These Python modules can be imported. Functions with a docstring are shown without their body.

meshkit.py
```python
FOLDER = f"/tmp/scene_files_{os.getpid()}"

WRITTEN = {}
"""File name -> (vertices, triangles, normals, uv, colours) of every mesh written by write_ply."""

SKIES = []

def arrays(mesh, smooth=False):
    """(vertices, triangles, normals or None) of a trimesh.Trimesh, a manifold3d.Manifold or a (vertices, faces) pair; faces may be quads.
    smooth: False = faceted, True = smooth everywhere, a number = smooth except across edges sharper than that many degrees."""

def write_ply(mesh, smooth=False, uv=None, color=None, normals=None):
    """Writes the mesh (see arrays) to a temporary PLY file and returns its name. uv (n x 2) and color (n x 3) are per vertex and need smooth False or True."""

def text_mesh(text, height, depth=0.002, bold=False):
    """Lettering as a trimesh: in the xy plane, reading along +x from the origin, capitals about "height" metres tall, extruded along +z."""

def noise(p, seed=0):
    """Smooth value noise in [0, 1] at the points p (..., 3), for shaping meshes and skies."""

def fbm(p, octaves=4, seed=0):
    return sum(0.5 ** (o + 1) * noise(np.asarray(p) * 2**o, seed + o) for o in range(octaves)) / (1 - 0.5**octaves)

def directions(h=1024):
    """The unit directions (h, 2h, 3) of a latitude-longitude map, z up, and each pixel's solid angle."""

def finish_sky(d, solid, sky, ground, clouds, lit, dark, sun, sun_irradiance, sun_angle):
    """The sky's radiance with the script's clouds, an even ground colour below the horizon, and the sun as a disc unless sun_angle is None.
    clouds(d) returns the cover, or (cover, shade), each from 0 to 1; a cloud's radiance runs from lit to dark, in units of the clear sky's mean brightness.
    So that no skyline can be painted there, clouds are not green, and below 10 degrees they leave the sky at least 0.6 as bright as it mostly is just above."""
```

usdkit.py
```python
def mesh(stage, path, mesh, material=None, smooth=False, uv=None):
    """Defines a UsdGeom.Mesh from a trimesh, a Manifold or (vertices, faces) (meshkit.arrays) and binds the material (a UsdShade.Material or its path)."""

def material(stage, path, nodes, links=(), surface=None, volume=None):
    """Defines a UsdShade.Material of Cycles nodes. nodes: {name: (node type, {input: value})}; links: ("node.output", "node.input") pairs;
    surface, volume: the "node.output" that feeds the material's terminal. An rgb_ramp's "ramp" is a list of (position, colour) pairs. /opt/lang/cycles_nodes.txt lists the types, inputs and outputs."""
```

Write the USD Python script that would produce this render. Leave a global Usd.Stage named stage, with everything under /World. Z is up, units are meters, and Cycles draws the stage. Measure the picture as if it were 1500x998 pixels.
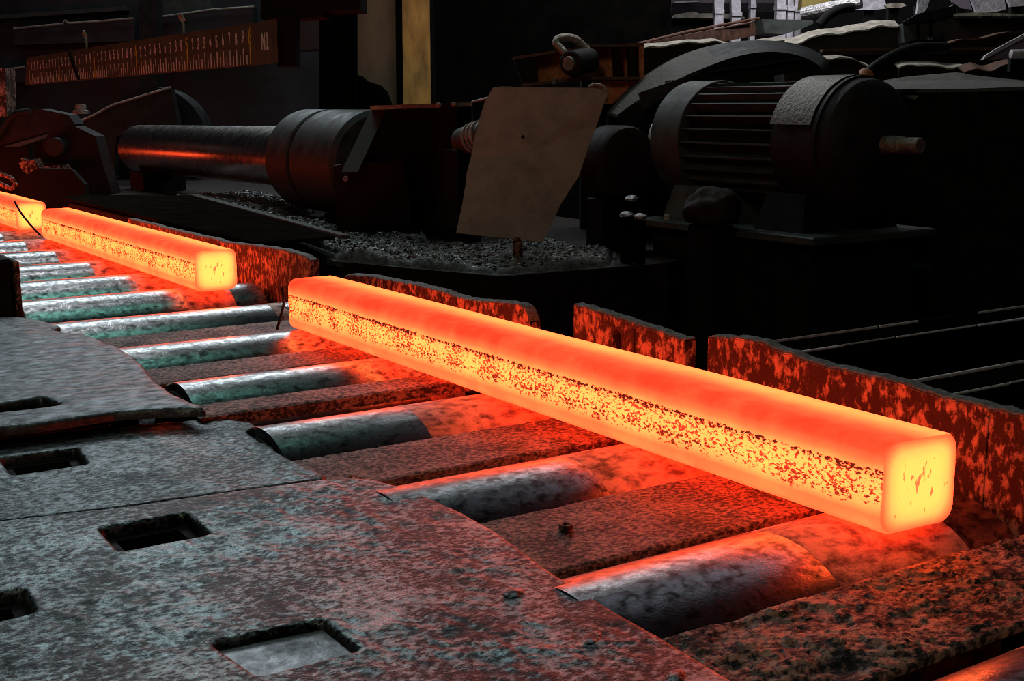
"""Rolling mill: glowing steel billets on a roller table. World: x runs across the roller table (away from the
camera), y runs along it (away, to the left), z is up; metres."""
import math, random
import numpy as np, trimesh, shapely, manifold3d
from shapely.geometry import Polygon, Point, LineString, box as sbox
from shapely.ops import unary_union
from scipy.spatial import Delaunay
from pxr import Usd, UsdGeom, UsdLux, UsdShade, Gf, Sdf
import usdkit, meshkit
from meshkit import fbm, noise

stage = Usd.Stage.CreateInMemory()
UsdGeom.SetStageUpAxis(stage, UsdGeom.Tokens.z)
UsdGeom.SetStageMetersPerUnit(stage, 1.0)
UsdGeom.Xform.Define(stage, "/World")
UsdGeom.Scope.Define(stage, "/World/Looks")
random.seed(7)
RNG = np.random.default_rng(7)

# ------------------------------------------------------------------ camera
RIGHT = np.array([0.83296322, -0.55332836, 0.0])       # the picture's horizontal, level
AHEAD = np.array([0.55332836, 0.83296322, 0.0])        # level viewing direction
cam = UsdGeom.Camera.Define(stage, "/World/camera")
cam.AddTransformOp().Set(Gf.Matrix4d(0.83296322, -0.55332836, 0.0, 0, 0.10115526, 0.15227597, 0.98314782, 0,
                                     -0.54400358, -0.81892598, 0.18281235, 0, 0, 0, 1.75, 1))
cam.CreateHorizontalApertureAttr(36.0)
cam.CreateVerticalApertureAttr(36.0 * 998 / 1500)
cam.CreateFocalLengthAttr(36.0 * 1850 / 1500)
cam.CreateClippingRangeAttr(Gf.Vec2f(0.05, 200))
cam.CreateExposureAttr(0.0)

# ------------------------------------------------------------------ light: roof lamps seen in the roller highlights, and added fill lamps
dome = UsdLux.DomeLight.Define(stage, "/World/hall_ambient")
dome.CreateIntensityAttr(1.0)
dome.CreateColorAttr(Gf.Vec3f(0.0012, 0.0013, 0.0016))

def lamp(name, pos, aim, w, h, color, power):
    l = UsdLux.RectLight.Define(stage, "/World/" + name)
    z = np.array(pos, float) - np.array(aim, float); z /= np.linalg.norm(z)
    x = np.cross([0, 1, 0] if abs(z[1]) < .9 else [1, 0, 0], z); x /= np.linalg.norm(x); y = np.cross(z, x)
    l.AddTransformOp().Set(Gf.Matrix4d(*x, 0, *y, 0, *z, 0, *pos, 1))
    l.CreateWidthAttr(w); l.CreateHeightAttr(h)
    l.CreateColorAttr(Gf.Vec3f(*color)); l.CreateIntensityAttr(power)
    l.CreateNormalizeAttr(False)

lamp("roof_lamp_white", (3.4, 11.8, 10.0), (3.4, 11.8, 0), 2.6, .6, (1.0, 1.0, 1.05), 11.0)
lamp("roof_skylight_teal", (3.2, 7.8, 10.0), (3.2, 7.8, 0), 3.0, 1.6, (0.38, 1.0, 0.84), 2.3)
lamp("plate_sheen_fill", (6.3, 19.5, 8.8), (2.0, 6.0, 0), 7.0, 2.4, (0.86, 0.98, 1.04), 7.5)  # added fill: gives the left floor plates their pale sheen
lamp("plate_fill_right", (12.5, 16.0, 9.0), (3.0, 4.0, 0), 6.0, 2.4, (0.92, 0.98, 1.04), 2.0)  # added fill: neutral light for the right part of the floor plates
lamp("roller_fill_side", (14.0, 9.0, 11.0), (4.0, 4.0, 0), 7.0, 6.0, (0.80, 0.84, 1.0), 0.30)  # added unseen fill: bluish ambient for the near rollers
lamp("bin_rim_fill", (6.9, 8.3, 5.0), (7.65, 8.2, 4.35), 1.5, .6, (1.0, 0.97, 0.95), 30.0)  # added lamp: brightens the scrap bin rims, turned away from the table
lamp("far_post_fill", (9.1, 8.3, 5.2), (11.1, 11.3, 3.2), 2.0, .5, (1.0, 0.93, 1.0), 40.0)  # added lamp: brightens the white posts of the far machine
lamp("warm_front_fill", (-4.0, -1.0, 8.0), (6.0, 9.0, 1.0), 3.0, 1.2, (1.0, 0.80, 0.55), 9.0)  # added front fill from behind the camera for beam, column and sheet

# ------------------------------------------------------------------ materials
def mat(name, nodes, links, surface="p.BSDF"):
    return usdkit.material(stage, "/World/Looks/" + name, nodes, links, surface=surface)

def iron(name, c1, c2, scale=6, rough=(.4, .7), metal=.0, bump=.3, bscale=60, dist=.01, stretch=(1, 1, 1), ramp=(.35, .65),
         spec=.5, bstretch=None, detail=6, nrough=.62, slow=0., slow_scale=3.):
    nodes = {
        "g": ("geometry", {}),
        "m": ("mapping", {"scale": stretch}), "mb": ("mapping", {"scale": bstretch or stretch}),
        "n": ("noise_texture", {"scale": scale, "detail": detail, "roughness": nrough}),
        "s": ("noise_texture", {"scale": slow_scale, "detail": 4, "roughness": .6}), "sm": ("math", {"math_type": "multiply_add", "value2": slow, "value3": -.5 * slow}), "sa": ("math", {"math_type": "add"}),
        "r": ("rgb_ramp", {"ramp": [(ramp[0], c1), (ramp[1], c2)]}),
        "q": ("map_range", {"from_min": .3, "from_max": .7, "to_min": rough[0], "to_max": rough[1], "clamp": True}),
        "b": ("noise_texture", {"scale": bscale, "detail": 5, "roughness": .6}),
        "k": ("bump", {"strength": bump, "distance": dist}),
        "p": ("principled_bsdf", {"metallic": metal, "specular_ior_level": spec}),
    }
    links = [("g.position", "m.vector"), ("g.position", "mb.vector"), ("m.vector", "n.vector"), ("mb.vector", "b.vector"),
             ("g.position", "s.vector"), ("s.fac", "sm.value1"), ("n.fac", "sa.value1"), ("sm.value", "sa.value2"), ("sa.value", "r.fac"), ("sa.value", "q.value"), ("r.color", "p.base_color"), ("q.result", "p.roughness"),
             ("b.fac", "k.height"), ("k.normal", "p.normal")]
    return mat(name, nodes, links)

M = {}
M["roller"] = iron("polished_roller_steel", (.05, .05, .052), (.42, .43, .43), 34, (.30, .17), 1.0, .35, 190, .002, (.8, 1, 1), (.36, .56))
M["roller_rough"] = iron("rough_roller_steel", (.10, .062, .048), (.60, .40, .30), 24, (.65, .42), .25, .5, 130, .005, (.7, 1, 1), (.36, .56), detail=8)  # paler, rougher and browner than the rest of the barrel
M["roller_end"] = iron("roller_end_steel", (.02, .02, .022), (.05, .05, .055), 10, (.4, .6), .5, .2)
M["plate"] = iron("scaled_floor_plate", (.011, .0125, .013), (.255, .315, .32), 62, (.52, .20), .9, .45, 190, .005, (.75, 1, 1), (.475, .60), detail=10, nrough=.74, slow=.45, slow_scale=5.)
M["plate_fine"] = iron("worn_floor_plate", (.02, .022, .024), (.15, .175, .185), 30, (.55, .32), .85, .6, 120, .004, (.6, 1, 1), (.36, .64))
M["plate_dark"] = iron("dark_floor_plate", (.012, .014, .0145), (.19, .235, .24), 85, (.60, .26), .9, .45, 190, .004, (.6, 1, 1), (.45, .62), detail=9, nrough=.72, slow=.3, slow_scale=5.)
M["lid"] = iron("smooth_steel_lid", (.05, .052, .055), (.26, .27, .28), 11, (.50, .28), .9, .3, 30, .006)
M["apron"] = iron("rusty_apron_steel", (.018, .011, .008), (.36, .225, .165), 80, (.75, .42), .2, .8, 190, .006, (.7, 1, 1), (.44, .60), detail=9, nrough=.70, slow=.35, slow_scale=6.)
M["crust"] = iron("scale_crusted_steel", (.009, .006, .005), (.48, .27, .18), 45, (.8, .38), .15, .9, 90, .008, (1, 1.3, 1), (.44, .58), detail=9, nrough=.7, slow=.5, slow_scale=7.)
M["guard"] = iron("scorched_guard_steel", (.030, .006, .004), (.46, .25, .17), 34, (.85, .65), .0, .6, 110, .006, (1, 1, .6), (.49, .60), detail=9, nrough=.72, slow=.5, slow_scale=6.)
M["guard_edge"] = iron("dusty_steel_edge", (.06, .058, .05), (.22, .21, .18), 60, (.8, .6), .1, .6, 160, .004)
M["black"] = iron("blackened_iron", (.005, .005, .005), (.012, .012, .0125), 8, (.6, .85), .0, .3, 50, .008, spec=.12)
M["casing"] = iron("greasy_machine_iron", (.008, .009, .009), (.022, .025, .0245), 7, (.45, .75), .0, .3, 50, .008, spec=.2)
M["coupling"] = iron("oily_coupling_iron", (.012, .016, .0145), (.028, .035, .032), 9, (.45, .7), .0, .2, 60, .004, spec=.3)
M["dull_yellow"] = iron("dull_yellow_frame_paint", (.16, .13, .03), (.26, .21, .05), 12, (.6, .8))
M["cover_tin"] = iron("grimy_tin", (.05, .045, .036), (.16, .145, .12), 14, (.35, .6), .4, .7, 40, .012)
M["void"] = iron("matt_black_soot", (.002, .002, .0018), (.0045, .0042, .0036), 4, (.9, .95), .0, .2, 40, .006, spec=.0)
M["soot"] = iron("soot_brown_plate", (.009, .0065, .005), (.018, .013, .010), 6, (.9, .95), .0, .3, 40, .006, spec=.0)
M["green"] = iron("grey_green_paint", (.022, .028, .025), (.05, .064, .057), 9, (.5, .75), .0, .2, 60, .004)
M["pale_grey"] = iron("pale_grey_steel", (.05, .05, .046), (.12, .12, .11), 40, (.7, .9), .0, .7, 120, .01)  # plain pale grey; carries painted light on the hood shoulder and chute edge
M["redbrown"] = iron("red_brown_iron", (.010, .006, .005), (.022, .012, .010), 8, (.6, .85), .0, .3, spec=.15)
M["orange"] = iron("rusty_orange_paint", (.24, .07, .022), (.60, .22, .075), 14, (.6, .8), .0, .4, 60, .006)
M["rustbeam"] = iron("dark_rust_beam", (.05, .022, .012), (.13, .06, .035), 14, (.6, .85), .0, .4)
M["ochre"] = iron("ochre_column_paint", (.16, .085, .02), (.50, .28, .06), 5, (.55, .8), .0, .3, 40, .006, (1, 1, .35))
M["brown"] = iron("brown_column_paint", (.07, .048, .022), (.12, .082, .04), 5, (.6, .8), .0, .3, 40, .006, (1, 1, .35))
M["sheet"] = iron("brown_sheet_steel", (.17, .13, .10), (.30, .235, .19), 7, (.55, .7), .1, .15, 60, .003, (1, 1, 1), (.3, .62))
M["shaft"] = iron("bare_shaft_steel", (.52, .49, .46), (.64, .61, .58), 12, (.20, .27), 1.0, .12, 60, .002)
M["ruler"] = iron("brown_scale_board", (.085, .070, .046), (.14, .115, .08), 8, (.5, .75), .0, .2, 50, .003)
M["white"] = iron("white_paint", (.70, .66, .60), (.95, .92, .86), 60, (.6, .8))
M["yellow"] = iron("yellow_paint", (.55, .40, .04), (.80, .60, .06), 60, (.6, .8))
M["bright"] = iron("worn_glint_white", (.75, .72, .73), (.95, .92, .94), 25, (.30, .45), .3, .3, 80, .004)  # near-white: the glint of worn edges is put into the colour
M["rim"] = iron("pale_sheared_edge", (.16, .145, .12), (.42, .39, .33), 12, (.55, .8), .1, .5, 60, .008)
M["pale"] = iron("pale_lavender_sheet", (.30, .29, .33), (.55, .54, .60), 12, (.5, .7), .1, .4, 40, .01)
M["glitter"] = iron("crumpled_foil_steel", (.25, .25, .26), (.6, .6, .62), 20, (.25, .4), .8, .8, 50, .02)
M["plum"] = iron("plum_grey_wall", (.10, .08, .11), (.16, .13, .17), 3, (.7, .9))
M["wall"] = iron("sooty_blue_wall", (.010, .011, .015), (.03, .033, .041), 2.5, (.45, .7), .0, .3, 20, .01)
M["concrete"] = iron("oily_concrete", (.012, .011, .010), (.03, .028, .026), 3, (.5, .9), .0, .5, 30, .01)
M["debris"] = iron("mill_scale_flakes", (.08, .08, .075), (.30, .30, .28), 30, (.35, .55), .5, .5, 90, .006)
M["bed"] = iron("mill_scale_bed", (.03, .03, .026), (.13, .13, .12), 30, (.5, .8), .3, .9, 60, .012)
M["tin"] = iron("dusty_tin", (.16, .14, .115), (.34, .31, .27), 18, (.35, .55), .5, .8, 40, .015)

def glow(name, w, h, cool=0.0):
    """Red-hot steel. The skin's temperature drives what it gives off: corners are cooler, the sides' middle and the sawn end hotter,
    and flakes of loose scale are darker. Coordinates are the billet's own: x across, y along, z from its underside."""
    nodes = {
        "t": ("texture_coordinate", {}), "s": ("separate_xyz", {}), "g": ("geometry", {}), "gn": ("separate_xyz", {}),
        # heat across the side, by height
        "zh": ("math", {"math_type": "divide", "value2": h}),
        "side": ("rgb_ramp", {"ramp": [(0, (.50,) * 3), (.10, (.60,) * 3), (.20, (.56,) * 3), (.30, (.84,) * 3), (.42, (1.02,) * 3),
                                       (.60, (1.0,) * 3), (.70, (.78,) * 3), (.79, (.52,) * 3), (.88, (.36,) * 3), (1, (.32,) * 3)]}),
        "xw": ("map_range", {"from_min": -w / 2, "from_max": w / 2, "to_min": 0, "to_max": 1}),
        "top": ("rgb_ramp", {"ramp": [(0, (.30,) * 3), (.18, (.33,) * 3), (.38, (.42,) * 3), (.55, (.66,) * 3), (.72, (.84,) * 3), (.88, (.82,) * 3), (1, (.52,) * 3)]}),
        # the sawn end: cooler towards the rim
        "ex": ("math", {"math_type": "divide", "value2": w / 2}), "ez0": ("math", {"math_type": "subtract", "value2": h / 2}),
        "ez": ("math", {"math_type": "divide", "value2": h / 2}),
        "ex4": ("math", {"math_type": "power", "value2": 4.0}), "ez4": ("math", {"math_type": "power", "value2": 4.0}),
        "exa": ("math", {"math_type": "absolute"}), "eza": ("math", {"math_type": "absolute"}),
        "es": ("math", {"math_type": "add"}), "er": ("math", {"math_type": "power", "value2": .25}),
        "end": ("rgb_ramp", {"ramp": [(0, (1.16,) * 3), (.55, (1.12,) * 3), (.74, (.98,) * 3), (.88, (.68,) * 3), (1, (.42,) * 3)]}),
        # which face
        "ft": ("map_range", {"from_min": .35, "from_max": .9, "to_min": 0, "to_max": 1, "clamp": True}),
        "fe": ("map_range", {"from_min": -.65, "from_max": -.95, "to_min": 0, "to_max": 1, "clamp": True}),
        "m1": ("mix", {}), "m2": ("mix", {}),
        # slow mottling
        "mo": ("noise_texture", {"scale": 7, "detail": 4, "roughness": .6}),
        "mom": ("map_range", {"from_min": .3, "from_max": .7, "to_min": -.07, "to_max": .07}),
        "ha": ("math", {"math_type": "add"}), "hc": ("math", {"math_type": "subtract", "value2": cool}),
        # flakes of scale
        "fm": ("mapping", {"scale": (1, .55, 1.0)}),
        "fl": ("noise_texture", {"scale": 120, "detail": 4, "roughness": .7}),
        "fg": ("noise_texture", {"scale": 9, "detail": 3, "roughness": .6}),
        "band": ("rgb_ramp", {"ramp": [(0, (0,) * 3), (.20, (0,) * 3), (.27, (.75,) * 3), (.40, (1,) * 3), (.56, (.85,) * 3), (.64, (.95,) * 3), (.69, (1.15,) * 3), (.73, (.2,) * 3), (.80, (.0,) * 3), (1, (0,) * 3)]}),
        "bt": ("map_range", {"from_min": .2, "from_max": .6, "to_min": 1, "to_max": 0, "clamp": True}),
        "b2": ("math", {"math_type": "multiply"}),
        "bn": ("math", {"math_type": "multiply_add", "value2": .34, "value3": -.17}),
        "b3": ("math", {"math_type": "multiply_add", "value2": .30}),
        "f1": ("math", {"math_type": "add"}),
        "f2": ("map_range", {"from_min": .785, "from_max": .825, "to_min": 0, "to_max": 1, "clamp": True}),
        "fe2": ("math", {"math_type": "multiply"}),
        # scratches of scale on the end
        "em": ("mapping", {"scale": (1.0, 1.0, .38), "rotation": (0, .5, 0)}),
        "en": ("noise_texture", {"scale": 60, "detail": 3, "roughness": .6}),
        "er2": ("map_range", {"from_min": .15, "from_max": .75, "to_min": .07, "to_max": -.10}),
        "ea": ("math", {"math_type": "add"}),
        "e3": ("map_range", {"from_min": .61, "from_max": .67, "to_min": 0, "to_max": .7, "clamp": True}),
        "e4": ("math", {"math_type": "multiply"}),
        "fx": ("math", {"math_type": "maximum"}), "ne": ("math", {"math_type": "subtract", "value1": 1.0}), "fe3": ("math", {"math_type": "multiply"}),
        "hd": ("math", {"math_type": "multiply_add", "value2": -.85}),
        "hs": ("math", {"math_type": "divide", "value2": 1.2}),
        "col": ("rgb_ramp", {"ramp": [(0, (.16, .012, .005)), (.12, (.4, .025, .009)), (.25, (1.6, .065, .02)), (.35, (3.8, .14, .042)), (.48, (5.0, .235, .062)), (.60, (5.6, .37, .088)),
                                      (.72, (6.0, .53, .115)), (.83, (6.3, .67, .13)), (1, (6.7, .88, .15))]}),
        "e": ("emission", {"strength": 1.0}),
        "d": ("diffuse_bsdf", {"color": (.08, .06, .05)}),
        "o": ("add_closure", {}),
    }
    links = [("t.object", "s.vector"), ("g.normal", "gn.vector"), ("s.z", "zh.value1"), ("zh.value", "side.fac"), ("s.x", "xw.value"), ("xw.result", "top.fac"),
             ("s.x", "ex.value1"), ("s.z", "ez0.value1"), ("ez0.value", "ez.value1"), ("ex.value", "exa.value1"), ("ez.value", "eza.value1"),
             ("exa.value", "ex4.value1"), ("eza.value", "ez4.value1"), ("ex4.value", "es.value1"), ("ez4.value", "es.value2"), ("es.value", "er.value1"),
             ("er.value", "end.fac"), ("gn.z", "ft.value"), ("gn.y", "fe.value"),
             ("ft.result", "m1.fac"), ("side.color", "m1.color1"), ("top.color", "m1.color2"),
             ("fe.result", "m2.fac"), ("m1.color", "m2.color1"), ("end.color", "m2.color2"),
             ("t.object", "mo.vector"), ("mo.fac", "mom.value"), ("m2.color", "ha.value1"), ("mom.result", "ha.value2"), ("ha.value", "hc.value1"),
             ("t.object", "fm.vector"), ("fm.vector", "fl.vector"), ("t.object", "fg.vector"), ("zh.value", "band.fac"),
             ("gn.z", "bt.value"), ("band.color", "b2.value1"), ("bt.result", "b2.value2"),
             ("fg.fac", "bn.value1"), ("b2.value", "b3.value1"), ("fl.fac", "b3.value3"), ("b3.value", "f1.value1"), ("bn.value", "f1.value2"),
             ("f1.value", "f2.value"), ("f2.result", "fe2.value1"), ("b2.value", "fe2.value2"),
             ("t.object", "em.vector"), ("em.vector", "en.vector"), ("er.value", "er2.value"), ("en.fac", "ea.value1"), ("er2.result", "ea.value2"), ("ea.value", "e3.value"),
             ("e3.result", "e4.value1"), ("fe.result", "e4.value2"), ("fe.result", "ne.value2"), ("fe2.value", "fe3.value1"), ("ne.value", "fe3.value2"), ("fe3.value", "fx.value1"), ("e4.value", "fx.value2"),
             ("fx.value", "hd.value1"), ("hc.value", "hd.value3"), ("hd.value", "hs.value1"), ("hs.value", "col.fac"),
             ("col.color", "e.color"), ("e.emission", "o.closure1"), ("d.BSDF", "o.closure2")]
    return mat(name, nodes, links, "o.closure")

# ------------------------------------------------------------------ scene tree helpers
USED = {}
def numbered(parent, name):
    k = (str(parent), name); n = USED.get(k, 0); USED[k] = n + 1
    return name if n == 0 else f"{name}_{n:03d}"

class Thing:
    def __init__(self, name, label=None, cat=None, group=None, loc=(0, 0, 0), kind=None):
        self.path = "/World/" + numbered("/World", name); self.loc = np.array(loc, float)
        x = UsdGeom.Xform.Define(stage, self.path); x.AddTranslateOp().Set(Gf.Vec3d(*map(float, loc))); self.prim = x.GetPrim()
        for k, v in (("label", label), ("category", cat), ("group", group), ("kind", kind)):
            if v: self.prim.SetCustomDataByKey(k, v)
    def part(self, name, mesh, material, smooth=35, label=None, under=None, local=False, kind=None):
        base = under or self.path
        v, f = as_vf(mesh)
        p = base + "/" + numbered(base, name)
        m = usdkit.mesh(stage, p, (v if local else v - self.loc, f), M[material] if isinstance(material, str) else material, smooth)
        if label: m.GetPrim().SetCustomDataByKey("label", label)
        if kind: m.GetPrim().SetCustomDataByKey("kind", kind)
        return p

def solo(name, mesh, material, label=None, cat=None, group=None, kind=None, smooth=35):
    """A thing that is one mesh."""
    v, f = as_vf(mesh); p = "/World/" + numbered("/World", name)
    lo, hi = v.min(0), v.max(0); loc = np.array([(lo[0] + hi[0]) / 2, (lo[1] + hi[1]) / 2, lo[2]])
    m = usdkit.mesh(stage, p, (v - loc, f), M[material] if isinstance(material, str) else material, smooth)
    m.AddTranslateOp().Set(Gf.Vec3d(*map(float, loc)))
    for k, val in (("label", label), ("category", cat), ("group", group), ("kind", kind)):
        if val: m.GetPrim().SetCustomDataByKey(k, val)
    return p

def as_vf(mesh):
    if hasattr(mesh, "to_mesh"):
        m = mesh.to_mesh(); return np.array(m.vert_properties[:, :3], float), np.array(m.tri_verts)
    if isinstance(mesh, (tuple, list)): return np.asarray(mesh[0], float), np.asarray(mesh[1], int)
    return np.array(mesh.vertices, float), np.array(mesh.faces)

def cat_(*ms):
    vs, fs, n = [], [], 0
    for m in ms:
        v, f = as_vf(m); vs.append(v); fs.append(f + n); n += len(v)
    return np.vstack(vs), np.vstack(fs)

def bx(lo, hi, r=.008):
    """A box between two corners with its edges chamfered by r."""
    lo, hi = np.minimum(lo, hi).astype(float), np.maximum(lo, hi).astype(float); r = min(r, *(0.45 * (hi - lo)))
    c, hs = (lo + hi) / 2, (hi - lo) / 2; pts = []
    for s in np.ndindex(2, 2, 2):
        s = np.array(s) * 2 - 1
        for k in range(3):
            e = hs - r; e[k] = hs[k]; pts.append(c + s * e)
    return hull(pts)

def hull(pts):
    m = trimesh.convex.convex_hull(np.asarray(pts, float)); return m

def lathe(profile, axis, origin, seg=48):
    """profile: (radius, distance along the axis) pairs, closed at both ends."""
    pr = np.array(profile, float); a = np.linspace(0, 2 * math.pi, seg, endpoint=False); n = len(pr)
    ring = np.stack([np.outer(pr[:, 0], np.cos(a)), np.outer(pr[:, 0], np.sin(a)), np.repeat(pr[:, 1:2], seg, 1)], -1).reshape(-1, 3)
    f = []
    for i in range(n - 1):
        j = np.arange(seg); k = (j + 1) % seg
        f.append(np.stack([i * seg + j, i * seg + k, (i + 1) * seg + k], 1)); f.append(np.stack([i * seg + j, (i + 1) * seg + k, (i + 1) * seg + j], 1))
    j = np.arange(seg); k = (j + 1) % seg
    v = np.vstack([ring, [[0, 0, pr[0, 1]], [0, 0, pr[-1, 1]]]])
    f.append(np.stack([k, j, np.full(seg, n * seg)], 1)); f.append(np.stack([(n - 1) * seg + j, (n - 1) * seg + k, np.full(seg, n * seg + 1)], 1))
    return turn(v, axis) + np.array(origin, float), np.vstack(f)

def turn(v, axis):
    """Turns z towards the axis."""
    z = np.array(axis, float); z /= np.linalg.norm(z)
    x = np.cross([0, 0, 1] if abs(z[2]) < .9 else [1, 0, 0], z); x /= np.linalg.norm(x); y = np.cross(z, x)
    return v[:, :1] * x + v[:, 1:2] * y + v[:, 2:] * z

def rod(p, q, r, seg=12):
    p, q = np.array(p, float), np.array(q, float); L = np.linalg.norm(q - p)
    return lathe([(r * .8, 0), (r, r * .2), (r, L - r * .2), (r * .8, L)], q - p, p, seg)

def tube(pts, r, seg=10):
    """A bent round bar through the points."""
    p = np.array(pts, float); n = len(p); a = np.linspace(0, 2 * math.pi, seg, endpoint=False)
    t = np.gradient(p, axis=0); t /= np.linalg.norm(t, axis=1, keepdims=True); u = np.cross(t[0], [.3, .2, .93]); rings = []
    for i in range(n):
        u = u - t[i] * (u @ t[i]); u /= np.linalg.norm(u); w = np.cross(t[i], u)
        rr = r[i] if np.ndim(r) else r
        rings.append(p[i] + rr * (np.outer(np.cos(a), u) + np.outer(np.sin(a), w)))
    v = np.vstack(rings + [p[:1], p[-1:]]); f = []; j = np.arange(seg); k = (j + 1) % seg
    for i in range(n - 1):
        f += [np.stack([i * seg + j, i * seg + k, (i + 1) * seg + k], 1), np.stack([i * seg + j, (i + 1) * seg + k, (i + 1) * seg + j], 1)]
    f += [np.stack([k, j, np.full(seg, n * seg)], 1), np.stack([(n - 1) * seg + j, (n - 1) * seg + k, np.full(seg, n * seg + 1)], 1)]
    return v, np.vstack(f)

def smoothline(pts, n=8):
    """A Catmull-Rom line through the points."""
    p = np.array(pts, float); p = np.vstack([2 * p[0] - p[1], p, 2 * p[-1] - p[-2]]); out = []
    for i in range(1, len(p) - 2):
        for t in np.linspace(0, 1, n, endpoint=False):
            out.append(.5 * (2 * p[i] + (p[i + 1] - p[i - 1]) * t + (2 * p[i - 1] - 5 * p[i] + 4 * p[i + 1] - p[i + 2]) * t * t + (3 * p[i] - p[i - 1] - 3 * p[i + 1] + p[i + 2]) * t ** 3))
    return np.array(out + [p[-2]])

def prism(poly, h0, h1, fr):
    """Extrudes a flat outline from height h0 to h1 in the frame fr = (origin, e1, e2, e3)."""
    pg = poly if isinstance(poly, Polygon) else Polygon(poly)
    pg = pg.buffer(0)
    pg = max(getattr(pg, "geoms", [pg]), key=lambda g: g.area)
    m = trimesh.creation.extrude_polygon(pg, h1 - h0, engine="earcut")
    v = np.array(m.vertices); v[:, 2] += h0; o, a, b, c = (np.array(x, float) for x in fr)
    w = o + v[:, :1] * a + v[:, 1:2] * b + v[:, 2:] * c
    f = np.array(m.faces)
    if np.dot(np.cross(a, b), c) < 0: f = f[:, ::-1]
    return w, f

FACING = ((0, 0, 0), RIGHT, (0, 0, 1), AHEAD)             # outlines (sideways, height) at a distance ahead of the camera
def slab(outline, d0, d1): return prism(outline, d0, d1, FACING)
def acrossX(outline, x0, x1): return prism(outline, x0, x1, ((0, 0, 0), (0, 1, 0), (0, 0, 1), (1, 0, 0)))   # outlines (y, z)
def acrossY(outline, y0, y1): return prism(outline, y0, y1, ((0, 0, 0), (1, 0, 0), (0, 0, 1), (0, 1, 0)))   # outlines (x, z)
def flat(outline, z0, z1): return prism(outline, z0, z1, ((0, 0, 0), (1, 0, 0), (0, 1, 0), (0, 0, 1)))      # outlines (x, y)

def loft(a, b):
    """Joins two closed outlines of equal length (3-D points) with end caps."""
    a, b = np.array(a, float), np.array(b, float); n = len(a); j = np.arange(n); k = (j + 1) % n
    v = np.vstack([a, b, a.mean(0)[None], b.mean(0)[None]])
    f = np.vstack([np.stack([j, k, n + k], 1), np.stack([j, n + k, n + j], 1), np.stack([k, j, np.full(n, 2 * n)], 1), np.stack([n + j, n + k, np.full(n, 2 * n + 1)], 1)])
    m = trimesh.Trimesh(v, f, process=False); trimesh.repair.fix_normals(m); return m

def at(sz, d): return [np.array(RIGHT) * s + np.array(AHEAD) * d + np.array([0, 0, z]) for s, z in sz]

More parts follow.
